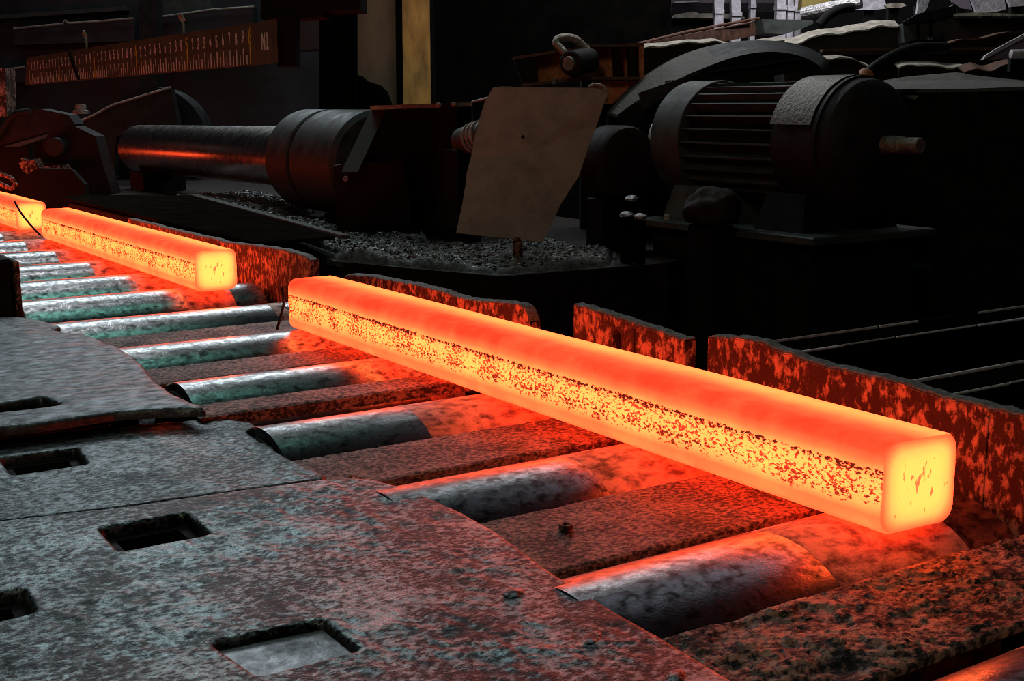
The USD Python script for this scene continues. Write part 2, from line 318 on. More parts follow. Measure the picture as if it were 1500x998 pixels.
def ragged(top, rim, drop, d, back=.16, seed=0, thick=.012):
    """A sheared sheet edge: the rim tips back from the front edge. Returns (rim, front)."""
    t = smoothline(top, 6); rng = np.random.default_rng(seed)
    j = (np.array([noise(np.array([[s * 9, seed, 0]]), seed)[0] for s, z in t]) - .5) * .035
    up = [RIGHT * s + AHEAD * (d + back) + np.array([0, 0, z + q * .4]) for (s, z), q in zip(t, j)]
    lo = [RIGHT * s + AHEAD * d + np.array([0, 0, z - rim + q]) for (s, z), q in zip(t, j)]
    n = len(t); u, l = np.array(up), np.array(lo); down = np.array([0, 0, -thick])
    v = np.vstack([u, l, u + down, l + down]); f = []
    for i in range(n - 1):
        f += [(i, i + 1, n + i + 1), (i, n + i + 1, n + i), (2 * n + i, 3 * n + i + 1, 2 * n + i + 1), (2 * n + i, 3 * n + i, 3 * n + i + 1),
              (n + i, n + i + 1, 3 * n + i + 1), (n + i, 3 * n + i + 1, 3 * n + i), (i + 1, i, 2 * n + i), (i + 1, 2 * n + i, 2 * n + i + 1)]
    for i, s in ((0, 1), (n - 1, -1)):
        q = [(i, n + i, 3 * n + i), (i, 3 * n + i, 2 * n + i)]
        f += q if s > 0 else [x[::-1] for x in q]
    rimm = trimesh.Trimesh(v, np.array(f), process=False); trimesh.repair.fix_normals(rimm)
    front = [(s, z - rim + q - .004) for (s, z), q in zip(t, j)]
    fr = slab(front + [(front[-1][0], drop), (front[0][0], drop)], d + .004, d + .03)
    return rimm, fr

def field(poly, z0, th, step, hfun, round_=.012, holes=()):
    """A plate from z0 - th up to a relief hfun(xy) over z0: its outline is kept, its edges are rounded, holes are cut through."""
    pg = poly if isinstance(poly, Polygon) else Polygon(poly, [h for h in holes]).buffer(0)
    rings = [np.array(r.segmentize(step).coords)[:-1] for r in [pg.exterior, *pg.interiors]]
    b = np.vstack(rings); x0, y0, x1, y1 = pg.bounds
    gx, gy = np.meshgrid(np.arange(x0, x1, step), np.arange(y0, y1, step)); g = np.stack([gx.ravel(), gy.ravel()], 1)
    g += np.random.default_rng(3).uniform(-.3, .3, g.shape) * step
    shapely.prepare(pg); g = g[shapely.contains_xy(pg, g[:, 0], g[:, 1])]
    dg = shapely.distance(shapely.points(g), pg.boundary); g, dg = g[dg > .45 * step], dg[dg > .45 * step]
    xy = np.vstack([b, g]); d = np.concatenate([np.zeros(len(b)), dg])
    tri = Delaunay(xy).simplices; c = xy[tri].mean(1); tri = tri[shapely.contains_xy(pg, c[:, 0], c[:, 1])]
    p = xy[tri]; area = (p[:, 1, 0] - p[:, 0, 0]) * (p[:, 2, 1] - p[:, 0, 1]) - (p[:, 1, 1] - p[:, 0, 1]) * (p[:, 2, 0] - p[:, 0, 0])
    tri = np.where(area[:, None] < 0, tri[:, ::-1], tri)
    h = hfun(xy) * np.clip(.25 + d / .05, 0, 1) - round_ * .8 * np.clip(1 - d / round_, 0, 1) ** 2
    top = np.column_stack([xy, z0 + h]); nb = len(b); n = len(top)
    low = np.column_stack([b, np.full(nb, z0 - th)]); f = [tri]; at0 = 0
    for r in rings:
        m = len(r); j = at0 + np.arange(m); k = at0 + (np.arange(m) + 1) % m; at0 += m
        s = ((r[:, 0] * np.roll(r[:, 1], -1) - np.roll(r[:, 0], -1) * r[:, 1]).sum() > 0)
        if np.array_equal(r, rings[0]) and not s or not np.array_equal(r, rings[0]) and s: j, k = k, j
        f += [np.stack([j, n + j, n + k], 1), np.stack([j, n + k, k], 1)]
    bv, bf = trimesh.creation.triangulate_polygon(pg, engine="earcut")
    v = np.vstack([top, low, np.column_stack([bv, np.full(len(bv), z0 - th)])]); f.append(np.array(bf)[:, ::-1] + n + nb)
    return v, np.vstack(f)

def relief(amp, size, seed, stretch=(1, 1), sharp=1.6, slow=.0):
    def h(xy):
        p = np.column_stack([xy * np.array(stretch), np.zeros(len(xy))])
        a = fbm(p / size, 4, seed); b = fbm(p / (size * 6), 3, seed + 9)
        out = amp * (np.abs(a - .5) * 2) ** (1 / sharp) * np.where(a > .5, 1, -1) * (.45 + 1.1 * np.clip((b - .35) * 3, 0, 1)) + slow * (fbm(p / .7, 2, seed + 4) - .5)
        return out - amp * .5
    return h

# ------------------------------------------------------------------ the setting
def struct(name, mesh, material, label, smooth=False):
    return solo(name, mesh, material, label, kind="structure", smooth=smooth)

TABLE = 0.75                                            # height of the roller tops
struct("floor", bx((-8, -6, -.2), (26, 46, 0), .01), "concrete", "dark oily concrete hall floor far below the machines")
s = struct("wall_left", slab([(-12.5, 0), (-2.4, 0), (-2.4, 9), (-12.5, 9)], 22.0, 22.3), "wall", "sooty dark blue back wall behind the scale board")
struct("wall_back", slab([(-2.4, 0), (14, 0), (14, 9), (-2.4, 9)], 27.0, 27.3), "wall", "dark far wall beyond the machine row")
struct("roller_table_bed", cat_(bx((.1, .9, 0), (1.2, 12.5, .60)), bx((2.98, .6, 0), (3.2, 12.5, .66))), "black", "black foundation beams along both sides of the roller table")

# ------------------------------------------------------------------ the rollers
RY = [1.235, 2.03, 2.845, 3.665, 4.46, 5.25, 6.05, 6.86, 7.62, 8.43, 9.24, 10.05, 10.85, 11.65, 12.45, 13.25, 14.05, 14.85, 15.65, 16.45, 17.25, 18.05, 18.85, 19.65]
RL = ["first steel table roller, at the bottom right corner nearest the camera", "steel table roller right under the front end of the nearest billet",
      "steel table roller second behind the nearest billet's front end, past the plate with the nut", "steel table roller third behind the nearest billet's front end, its left half blue grey",
      "steel table roller whose left end shows in a black notch beside the raised floor plate", "steel table roller just before the rear end of the nearest billet",
      "steel table roller with a thin wire at the nearest billet's rear end", "steel table roller just below the front end of the middle billet",
      "bright steel table roller behind the rusty bearing block, lowest of those", "bright steel table roller behind the rusty bearing block, second lowest of those",
      "bright steel table roller behind the rusty bearing block, topmost of those", "dark steel table roller under the gap between the two far billets"] + [f"steel table roller under the farthest billet, {i} behind its front end" for i in "first second third fourth fifth sixth seventh eighth ninth tenth eleventh twelfth".split()]
def roller(k):
    y = RY[k]; R = .294; x0 = 1.48 if k < 6 else 1.45 if k == 7 else 1.0; xb = [2.12, 2.12, 2.10, 2.0, 2.42, 2.50, 2.50, 2.3, 2.27, 2.24, 2.22, 2.2, *[2.2] * 12][k]; x1 = 2.765
    t = Thing("table_roller", RL[k], "roller", "steel rollers of the roller table", (x0, y, .45))
    e = .006
    t.part("barrel", lathe([(R - .03, x0), (R - e, x0), (R, x0 + e), (R, xb), (R - .02, xb)], (1, 0, 0), (0, y, .45), 128), "roller", 30)
    t.part("rough_band", lathe([(R - .02, xb), (R + .0002, xb), (R + .0007, xb + .004), (R + .0007, 2.575), (R - .02, 2.58)], (1, 0, 0), (0, y, .45), 128), "roller_rough", 30, label="rough paler brown band right of the middle")  # rougher, paler band; its left end differs from roller to roller
    t.part("barrel", lathe([(R - .02, 2.575), (R, 2.578), (R, x1 - .012), (R - .004, x1 - .003), (R - .03, x1)], (1, 0, 0), (0, y, .45), 128), "roller", 30)
    t.part("end_disc", lathe([(.12, x0 - .012), (R - .035, x0 - .012), (R - .03, x0 - .008), (R - .03, x0 + .002)], (1, 0, 0), (0, y, .45), 64), "roller_end", 30)
    for a, b in ((x0 - .16, x0 - .005), (x1, x1 + .045)):
        t.part("neck", lathe([(.08, a), (.09, a + .01), (.09, b)], (1, 0, 0), (0, y, .45), 32), "roller_end", 30)
for k in range(len(RY)): roller(k)

# ------------------------------------------------------------------ billets
def billet(xc, y0, y1, w, h, label, look, skew=0., zb=TABLE - .0045, bend=0.):
    r = .044; t = []
    for cx_, cz_, a0 in ((w / 2 - r, h - r, 0), (-w / 2 + r, h - r, 90), (-w / 2 + r, r, 180), (w / 2 - r, r, 270)):
        for a in np.radians(np.linspace(a0, a0 + 90, 9)): t.append((cx_ + r * math.cos(a), cz_ + r * math.sin(a)))
    t = np.array(t); n = len(t); L = y1 - y0
    ys = np.concatenate([[0, .003, .009], np.linspace(.05, L - .05, 70), [L - .009, L - .003, L]]); ins = np.concatenate([[.010, .003, 0], np.zeros(70), [0, .003, .010]])
    rings = []
    for y, q in zip(ys, ins):
        s = t.copy(); c = np.array([0, h / 2]); s = c + (s - c) * (1 - 2 * q / w)
        wob = np.column_stack([.004 * (noise(np.array([[y * 1.7, 3., xc]]), 2)[0] - .5) * np.ones(n), np.zeros(n)])
        top = (s[:, 1] > h / 2); s = s + wob; s[top, 1] += .006 * (noise(np.array([[y * 1.3, xc, 8.]]), 5)[0] - .5) + bend * max(0, y / L - .75) * 4
        rings.append(np.column_stack([s[:, 0], np.full(n, y) - skew * s[:, 0] * max(0, 1 - y / .5), s[:, 1]]))
    v = np.vstack(rings + [[[0, 0, h / 2]], [[0, L, h / 2]]]); j = np.arange(n); k = (j + 1) % n; f = []
    for i in range(len(ys) - 1):
        f += [np.stack([i * n + j, i * n + k, (i + 1) * n + k], 1)[:, ::-1], np.stack([i * n + j, (i + 1) * n + k, (i + 1) * n + j], 1)[:, ::-1]]
    e = len(ys) * n; f += [np.stack([k, j, np.full(n, e)], 1)[:, ::-1], np.stack([(len(ys) - 1) * n + j, (len(ys) - 1) * n + k, np.full(n, e + 1)], 1)[:, ::-1]]
    p = "/World/" + numbered("/World", "steel_billet")
    m = trimesh.Trimesh(v, np.vstack(f), process=False); trimesh.repair.fix_normals(m)
    m = usdkit.mesh(stage, p, m, look, 45)
    m.AddTranslateOp().Set(Gf.Vec3d(xc, y0, zb))
    for kk, val in (("label", label), ("category", "billet"), ("group", "glowing billets on the roller table")): m.GetPrim().SetCustomDataByKey(kk, val)
billet(2.425, 1.885, 5.31, .252, .230, "long orange-hot square steel billet nearest the camera, dark flecks along its side", glow("red_hot_steel_near", .252, .230), .065)
billet(2.465, 6.66, 10.02, .245, .230, "glowing steel billet in the middle, with a bright yellow square end", glow("red_hot_steel_middle", .245, .230, -.04), .03)
billet(2.46, 10.85, 19.6, .245, .230, "farthest glowing steel billet, cut off by the left edge of the picture", glow("red_hot_steel_far", .245, .230, -.03), .03)

# ------------------------------------------------------------------ floor plates left of the rollers
def poly(c, n=6): return smoothline(c, n)
ZA, ZB, ZC, ZD = .74, .712, .77, .755
plateA = [(-.9, .9), (1.46, .9), (1.485, 1.2), (1.50, 1.53), (1.515, 1.75), (1.52, 1.91), (1.545, 2.2), (1.585, 2.45), (1.592, 2.62), (1.578, 2.87), (1.54, 3.00), (1.49, 3.055), (1.43, 3.08), (1.19, 3.115), (.92, 3.14), (.61, 3.20), (-.9, 3.26)]
def sq(c, r=.012): return list(Polygon(c).buffer(-r).buffer(r, 3).exterior.coords)
hA1 = [(.78, 2.21), (1.0, 2.19), (1.0, 2.03), (.80, 2.03)]
hA2 = [(.79, 3.0), (1.0, 3.0), (1.0, 2.82), (.785, 2.82)]
hA3 = [(.30, 2.72), (.54, 2.70), (.53, 2.56), (.30, 2.54)]
def hA(xy):
    p = np.column_stack([xy, np.zeros(len(xy))])
    k = np.clip((fbm(p / .5, 3, 31) - .36) * 5, .12, 1); k *= np.clip((3.08 - xy[:, 1] + .02) / .16, .1, 1)      # worn smooth along its far edge
    return relief(.0036, .030, 11, (1, .8), 1.2, .012)(xy) * k
t = Thing("floor_plate", "large rough steel floor plate nearest the camera, with three square openings", "floor plate", "steel floor plates beside the rollers", (.7, 2.0, ZA - .03))
t.part("plate", field(plateA, ZA, .03, .0065, hA, .014, [sq(hA1), sq(hA2), sq(hA3)]), "plate", 40)
def pocket(th, hole, zt, depth, lid=None, led=.028):
    out = Polygon(hole).buffer(.012, join_style=2); inn = Polygon(hole).buffer(-led, join_style=2)
    ring = Polygon(list(out.exterior.coords), [list(inn.exterior.coords)])
    th.part("opening_frame", flat(ring, zt - .075, zt - .0305), "black", False)
    if lid: return
t2 = [(hA2, ZA), (hA3, ZA)]
for h_, z_ in t2: pocket(t, h_, z_, .1)
t.part("support_rib", bx((1.25, .95, .60), (1.40, 3.0, .709)), "black", False)
solo("pocket_lid", flat(Polygon(hA1).buffer(-.003, join_style=2), .655, .722), "lid", "smooth grey steel lid sunk in the nearest plate's front opening", "lid")
plateB = [(-.9, 3.42), (.61, 3.285), (.92, 3.225), (1.19, 3.20), (1.46, 3.165), (1.485, 3.2), (1.47, 3.40), (1.47, 3.52), (1.5, 3.62), (1.53, 3.78), (1.545, 3.9), (1.50, 3.965), (1.43, 4.02), (1.21, 4.08), (.78, 4.10), (-.9, 4.16)]
hB = [(.745, 3.9), (.965, 3.885), (.945, 3.69), (.735, 3.69)]
t = Thing("floor_plate", "lower steel floor plate with one square opening, second from the camera", "floor plate", "steel floor plates beside the rollers", (.7, 3.6, ZB - .03))
t.part("plate", field(plateB, ZB, .03, .008, relief(.0026, .024, 23, (1, .6), 1.4, .006), .01, [sq(hB)]), "plate_dark", 40)
pocket(t, hB, ZB, .1)
t.part("support_rib", bx((1.22, 3.3, .60), (1.36, 3.95, .681)), "black", False)
plateC = [(-.9, 3.98), (.78, 4.03), (.89, 4.02), (1.13, 4.035), (1.28, 3.99), (1.40, 3.93), (1.38, 4.19), (1.40, 4.45), (1.455, 4.78), (1.475, 5.02), (1.48, 5.23), (1.24, 5.42), (1.05, 5.36), (-.9, 5.38)]
hC = [(.80, 4.37), (.99, 4.39), (1.01, 4.24), (.80, 4.24)]
t = Thing("floor_plate", "raised worn steel floor plate overhanging a black gap, third from the camera", "floor plate", "steel floor plates beside the rollers", (.7, 4.7, ZC - .028))
def hCf(xy): return relief(.0022, .05, 41, (.6, 1.5), 1.2, .010)(xy) + .004
t.part("plate", field(plateC, ZC, .028, .010, hCf, .010, [sq(hC)]), "plate_fine", 40)
pocket(t, hC, ZC, .1)
t.part("support_rib", bx((1.0, 4.5, .60), (1.30, 5.3, .741)), "black", False)
plateD = [(-.9, 5.42), (1.05, 5.40), (1.24, 5.46), (1.49, 5.27), (1.485, 5.50), (1.475, 5.66), (1.42, 5.70), (1.385, 5.86), (1.44, 5.93), (1.41, 6.1), (1.36, 6.26), (1.26, 6.35), (-.9, 6.36)]
t = Thing("floor_plate", "farthest low steel floor plate at the left edge, before the bright rollers", "floor plate", "steel floor plates beside the rollers", (.7, 5.8, ZD - .028))
t.part("plate", field(plateD, ZD, .028, .012, relief(.002, .05, 51, (.6, 1.4), 1.2, .008), .010), "plate_fine", 40)
t.part("support_rib", bx((1.0, 5.6, .60), (1.25, 6.2, .726)), "black", False)
for p, q, r_, lb in (((.3, 4.20, .708), (1.14, 4.13, .705), .012, "thin steel rod in the gap under the raised floor plate, the longer one"), ((.3, 4.13, .715), (.98, 4.115, .715), .008, "thin steel rod in the gap under the raised floor plate, the shorter one")):
    solo("steel_rod", rod(p, q, r_), "plate_fine", lb, "rod", "rods under the raised plate")
def clod(x, y, z, a, b, c, seed):
    m = trimesh.creation.icosphere(3, 1.0); v = np.array(m.vertices); v *= (1 + .5 * (fbm(v * 1.7 + seed, 3, seed) - .5))[:, None]; v[:, 2] = np.maximum(v[:, 2], -.45)
    v *= (a, b, c); q = .6; v = v @ np.array([[math.cos(q), math.sin(q), 0], [-math.sin(q), math.cos(q), 0], [0, 0, 1]]); return v + (x, y, z), np.array(m.faces)
for i, (x, y, a, b, lb) in enumerate([(1.395, 2.095, .032, .020, "lump of mill scale on the nearest plate beside the roller's left end"), (1.395, 1.82, .036, .018, "long lump of mill scale near the nearest plate's bright edge"),
                                     (1.42, 1.605, .03, .016, "small lump of mill scale at the bottom of the nearest plate's edge")]):
    solo("scale_lump", clod(x, y, ZA - .001, a, b, .0075, 60 + i), "plate", lb, "mill scale", "lumps of scale on the nearest plate", smooth=50)
for i in range(7):
    x, y = 1.50 + .05 * random.random(), 3.07 + .05 * random.random()
    solo("slag_crumb", clod(x, y, ZB + .01, .007, .006, .006, 80 + i), "crust", "tiny slag crumb in the corner where two floor plates meet", "slag", "slag crumbs at the plate corner", smooth=50)

# the bearing block at the left
t = Thing("bearing_block", "black bearing block with a rusty right face at the left edge", "bearing block", None, (1.2, 6.75, .55))
t.part("body", bx((.9, 6.62, .55), (1.395, 6.95, .995), .012), "black", False)
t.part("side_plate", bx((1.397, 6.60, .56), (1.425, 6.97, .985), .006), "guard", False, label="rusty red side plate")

# ------------------------------------------------------------------ apron plates between the rollers
def apron(lb, y0, y1, zt, th, x0=1.40, x1=2.80, look="apron", amp=.0025, size=.03, seed=0, tilt=0., step=.012):
    pg = [(x0, y0), (x1, y0 + .004), (x1, y1), (x0, y1 - .004)]
    f0 = relief(amp, size, seed, (1, 1), 1.3, .004)
    solo("apron_plate", field(pg, zt, th, step, lambda xy: f0(xy) + tilt * (xy[:, 1] - y0), .008), look, lb, "apron plate", "apron plates between the rollers", smooth=40)
def crust(xy):
    p = np.column_stack([xy, np.zeros(len(xy))]); a = fbm(p / (.16, .10, 1), 4, 77); b = fbm(p / .025, 3, 78)
    return np.floor(a * 9) / 9 * .055 - .033 + (b - .5) * .010
solo("apron_plate", field([(1.535, 1.46), (2.80, 1.455), (2.80, 1.80), (1.535, 1.82)], .705, .02, .007, crust, .01), "crust", "thickly scale-crusted apron plate at the bottom right, before the nearest billet", "apron plate", "apron plates between the rollers", smooth=40)
apron("rusty apron plate with a loose nut lying on it", 2.235, 2.63, .70, .03, seed=3, step=.009)
apron("narrow rusty apron plate just beyond the plate with the nut", 3.10, 3.43, .70, .04, seed=4, step=.01)
apron("raised apron bar with a chipped front edge, third from the camera", 3.99, 4.17, .728, .045, seed=5, amp=.0015)
apron("apron plate fourth from the camera, beside the black roller notch", 4.70, 5.00, .70, .03, seed=6)
apron("apron plate fifth from the camera, left of the nearest billet's rear end", 5.50, 5.80, .70, .03, seed=7)
for i, (a, b) in enumerate(((6.35, 6.55), (7.13, 7.35), (7.9, 8.13), (8.72, 8.94), (9.52, 9.75))):
    apron(["apron plate under the gap between the near and middle billets", "apron plate below the front part of the middle billet", "apron plate below the middle billet, second behind its front end", "apron plate below the middle billet, third behind its front end", "apron plate below the rear end of the middle billet"][i], a, b, .62, .03, seed=8 + i, step=.02, x0=1.5)
nut = Polygon([(.0185 * math.cos(math.radians(60 * k + 12)), .0185 * math.sin(math.radians(60 * k + 12))) for k in range(6)], [[(.010 * math.cos(a), .010 * math.sin(a)) for a in np.linspace(0, 2 * math.pi, 20, endpoint=False)]])
solo("hex_nut", prism(nut, 0, .018, ((1.79, 2.45, .7005), (1, 0, 0), (0, 1, 0), (0, 0, 1))), "apron", "small hexagonal steel nut lying on the rusty apron plate", "nut", smooth=False)

# thin wires at the billets' ends
solo("bent_wire", tube(smoothline([(2.155, 5.10, .79), (2.215, 5.17, .87), (2.255, 5.25, .90), (2.27, 5.30, .94)], 5), .006), "black", "thin dark wire leaning on the nearest billet's rear end", "wire")
solo("bent_wire", tube(smoothline([(2.30, 9.9, .79), (2.29, 10.15, .85), (2.28, 10.4, .93), (2.275, 10.55, 1.0)], 5), .008), "black", "thin bent wire standing between the middle and the farthest billet", "wire")

# ------------------------------------------------------------------ guard plates behind the billets
def guard(lb, top, y0, y1, x=2.82, th=.05, zb=.56, slot=None):
    t = Thing("guard_plate", lb, "guard plate", "upright guard plates behind the billets", (x, (y0 + y1) / 2, zb))
    line = smoothline(sorted(top), 8); n = len(line); j = (noise(np.column_stack([line[:, 0] * 40, line[:, 0] * 0, line[:, 0] * 0]), 4) - .5) * .008
    line = np.column_stack([line[:, 0], line[:, 1] + j])
    body = Polygon([(line[0, 0], zb), *map(tuple, line), (line[-1, 0], zb)])
    if slot: body = body.difference(slot)
    t.part("plate", acrossX(body, x, x + th), "guard", False)
    e = [np.array([[x - .001, y, z - .004], [x + .006, y, z + .005], [x + th - .006, y, z + .007], [x + th + .001, y, z - .004]]) for y, z in line]
    v = np.vstack(e); f = []
    for i in range(n - 1):
        for a, b in ((0, 1), (1, 2), (2, 3), (3, 0)): f += [(i * 4 + a, i * 4 + b, i * 4 + 4 + b), (i * 4 + a, i * 4 + 4 + b, i * 4 + 4 + a)]
    for i in (0, n - 1): f += [(i * 4, i * 4 + 1, i * 4 + 2), (i * 4, i * 4 + 2, i * 4 + 3)]
    m = trimesh.Trimesh(v, np.array(f), process=False); trimesh.repair.fix_normals(m)
    t.part("burred_edge", m, "guard_edge", 30, label="worn greyish upper edge")
    t.part("stiffener", bx((x - .006, y0 + .42 * (y1 - y0), zb + .02), (x + .002, y0 + .42 * (y1 - y0) + .02, float(np.interp(y0 + .42 * (y1 - y0), line[:, 0], line[:, 1])) - .02), .002), "guard", False)
    t.part("foot", bx((x + .004, y0 + .05, .57), (x + .17, y1 - .05, zb + .045)), "black", False)
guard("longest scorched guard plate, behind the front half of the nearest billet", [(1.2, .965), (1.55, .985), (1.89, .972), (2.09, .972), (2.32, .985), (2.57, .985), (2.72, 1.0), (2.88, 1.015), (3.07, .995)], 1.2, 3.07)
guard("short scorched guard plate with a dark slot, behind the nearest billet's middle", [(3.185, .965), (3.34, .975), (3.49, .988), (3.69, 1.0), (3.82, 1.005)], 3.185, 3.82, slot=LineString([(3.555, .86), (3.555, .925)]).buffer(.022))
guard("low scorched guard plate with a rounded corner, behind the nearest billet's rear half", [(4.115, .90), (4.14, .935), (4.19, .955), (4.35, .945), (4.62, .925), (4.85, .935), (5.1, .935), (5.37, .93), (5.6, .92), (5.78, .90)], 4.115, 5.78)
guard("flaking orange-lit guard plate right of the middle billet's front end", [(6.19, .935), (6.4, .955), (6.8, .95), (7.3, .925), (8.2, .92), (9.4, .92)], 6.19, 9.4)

# ------------------------------------------------------------------ the machine deck
deck = [(3.52, 7.2), (3.98, 6.1), (5.2, 6.05), (6.6, 6.7), (6.6, 22), (3.35, 22), (3.35, 14)]
struct("machine_deck", flat(deck, 0, .775), "redbrown", "dark machine foundation behind the roller table")
def bedz(xy):
    p = np.column_stack([xy, np.zeros(len(xy))]); return .03 + .10 * np.clip(fbm(p / .6, 4, 91) - .38, 0, 1) + .05 * (fbm(p / .09, 3, 92) - .5)
def sd(s0, s1, d0, d1): return Polygon([tuple((RIGHT * a + AHEAD * b)[:2]) for a, b in ((s0, d0), (s1, d0), (s1, d1), (s0, d1))])
q = np.array([(4.468,6.636,0.911)][0])
CV = [(4.41, 12.35), (3.62, 7.45), (2.9, 7.40), (2.9, 12.4)]
bed = Polygon([(3.50, 7.28), (3.99, 6.14), (4.8, 6.1), (5.3, 6.7), (5.3, 13.2), (3.95, 12.9), (3.45, 11)]).difference(Polygon(CV)).difference(unary_union([sbox(4.42, 9.1, 5.2, 10.6), sd(-1.34, -.2, 9.28, 10.04), sd(-1.9, -1.4, 11.8, 12.2), sbox(5.2, 6.7, 5.7, 7.1), sd(-.6, -.1, 8.8, 9.42), sd(.75, 1.1, 7.7, 8.2), sbox(q[0] - .08, q[1] - .06, q[0] + .08, q[1] + .12)])).buffer(-.002)
SB = Thing("scale_bed", "bed of dark glittering mill scale on the machine deck", "mill scale", None, (4.4, 10, .775), kind="stuff")
SB.part("bed", field(bed, .7765, .001, .035, bedz, .06), "bed", 60)
fl = []
BP = bed.buffer(-.06)
while len(fl) < 5200:
    x, y = RNG.uniform(3.5, 5.3), RNG.uniform(6.1, 14.5)
    if not shapely.contains_xy(BP, x, y): continue
    s_ = RNG.uniform(.006, .022) * (1 + .05 * (y - 6)); v = RNG.normal(size=(5, 3)) * (1, 1, .35); v = v / np.linalg.norm(v, axis=1, keepdims=True) * s_
    z = .775 + bedz(np.array([[x, y]]))[0] + .006
    fl.append((v + (x, y, z), np.array([(0, 1, 2), (0, 2, 3), (0, 3, 1), (1, 4, 2), (2, 4, 3), (3, 4, 1)])))
SB.part("flakes", cat_(*fl), "debris", False, kind="stuff")
cv = [(4.37, 12.25), (3.62, 7.55), (3.02, 7.45), (3.05, 12.2), (3.28, 12.4)]
t = Thing("cover_plate", "wide dark steel cover plate sloping beside the middle billet", "cover plate", None, (3.6, 10, .80))
zc = lambda x, y: .905 - .03 * (y - 7.5) / 4.5 if x > 3.4 else .91
v0 = [(x, y, zc(x, y)) for x, y in cv]
t.part("plate", hull([(x, y, z) for x, y, z in v0] + [(x, y, z - .02) for x, y, z in v0]), "soot", False)
t.part("edge_strip", hull([(4.39, 12.27, .885), (4.30, 12.27, .885), (3.64, 7.5, .915), (3.70, 7.5, .915), (4.39, 12.27, .86), (4.30, 12.27, .86), (3.64, 7.5, .89), (3.70, 7.5, .89)]), "pale_grey", False, label="pale dusty edge strip")
t.part("support", bx((3.06, 7.6, .45), (3.3, 12.0, .87)), "black", False)

# ------------------------------------------------------------------ the drive line on the deck
t = Thing("drive_shaft", "thick bare steel drive shaft with a long red reflection", "shaft", None, (4.8, 13.5, 1.0))
t.part("barrel", lathe([(.27, 0), (.28, .01), (.28, 4.79), (.27, 4.8)], (0, 1, -.010), (4.8, 10.53, 1.29), 96), "shaft", 30)
t.part("pedestal", cat_(bx((4.55, 14.5, .776), (5.05, 15.0, .99))), "black", False)
t = Thing("shaft_coupling", "big drum coupling of two rings at the right end of the shaft", "coupling", None, (4.8, 9.8, .8))
t.part("flange_ring", lathe([(.27, 10.02), (.425, 10.02), (.44, 10.04), (.44, 10.46), (.40, 10.52), (.27, 10.52)], (0, 1, 0), (4.8, 0, 1.28), 96), "coupling", 30)
t.part("drum_ring", lathe([(.27, 9.14), (.40, 9.14), (.44, 9.18), (.44, 9.95), (.42, 9.98), (.27, 9.98)], (0, 1, 0), (4.8, 0, 1.28), 96), "coupling", 30)
t.part("hub", lathe([(.24, 9.06), (.26, 9.08), (.26, 10.05)], (0, 1, 0), (4.8, 0, 1.28), 48), "black", 30)
t.part("cradle", bx((4.6, 9.3, .776), (5.0, 9.8, .86)), "black", False)
t = Thing("gear_housing", "black gear housing with a pale sloping edge, between coupling and brown sheet", "gear housing", None, (5.0, 9.0, .78))
front = [(-1.303,0.638),(-1.289,1.208),(-1.139,1.452),(-0.970,1.725),(-0.306,1.770),(-0.292,0.638)]
t.part("casing", slab(front, 9.62, 10.0), "black", False)
a0 = np.array([(4.107,8.437,1.274),(4.207,8.370,1.274),(4.557,8.546,1.745),(4.459,8.611,1.740)])
t.part("sloping_edge", hull(np.vstack([a0, a0 + AHEAD * .04])), "green", False, label="pale grey-green sloping edge")
t.part("lower_flange", slab([(-1.334,1.309),(-1.171,1.335),(-0.967,1.325),(-0.814,1.365),(-0.768,1.020),(-0.774,0.650),(-1.310,0.639)], 9.5, 9.62), "redbrown", False)
t.part("side_column", slab([(-0.549,1.765),(-0.409,1.770),(-0.418,0.672),(-0.561,0.672)], 9.4, 9.62), "redbrown", False)
for u in [[(-1.050,1.750),(-0.303,1.775)]]:
    t.part("top_rail", hull(at([(u[0][0], u[0][1]), (u[1][0], u[1][1]), (u[0][0], u[0][1] - .03), (u[1][0], u[1][1] - .03)], 9.5) + at([(u[0][0], u[0][1]), (u[1][0], u[1][1]), (u[0][0], u[0][1] - .03), (u[1][0], u[1][1] - .03)], 9.66)), "rim", False)
for i, p in enumerate([(-1.226,1.221),(-0.537,1.755),(-0.428,1.760)]):
    t.part("bolt", lathe([(.02, 0), (.02, .03), (.012, .036)], AHEAD * -1, RIGHT * p[0] + AHEAD * 9.39 + np.array([0, 0, p[1]]), 12), "rim", 30)
solo("cable_bundle", slab([(-1.751,1.718),(-1.670,1.845),(-1.553,1.877),(-1.498,2.017),(-1.459,2.036),(-1.408,1.985),(-1.280,1.947),(-1.216,1.884),(-1.155,1.718)], 12.2, 12.6), "void", "black cable bundle heaped on the machine before the ochre column", "cables")
t = Thing("pipe_joint", "greenish ribbed pipe joint half hidden by the brown sheet", "pipe joint", None, (4.9, 7.9, 1.4))
c0 = [(4.788,7.864,1.494),(4.790,7.503,1.559)]
t.part("pipe", rod(c0[0], c0[1], .10, 32), "green", 30)
for q in (.45, .6, .75): t.part("rib", lathe([(.10, 0), (.112, .004), (.112, .02), (.10, .024)], np.array(c0[1]) - np.array(c0[0]), np.array(c0[0]) + q * (np.array(c0[1]) - np.array(c0[0])), 32), "rim", 30)
t.part("stand", bx(np.array(c0[0]) * (1, 1, 0) + (-.1, -.1, .77), np.array(c0[0]) + (.1, .1, -.05)), "black", False)
wp = [(5.013,8.075,1.777),(4.908,7.785,1.793),(4.533,7.025,1.811)]
solo("wire_rope", tube(smoothline(wp), .010), "rim", "thin wire rope slung from the gear housing to the brown sheet", "wire rope")

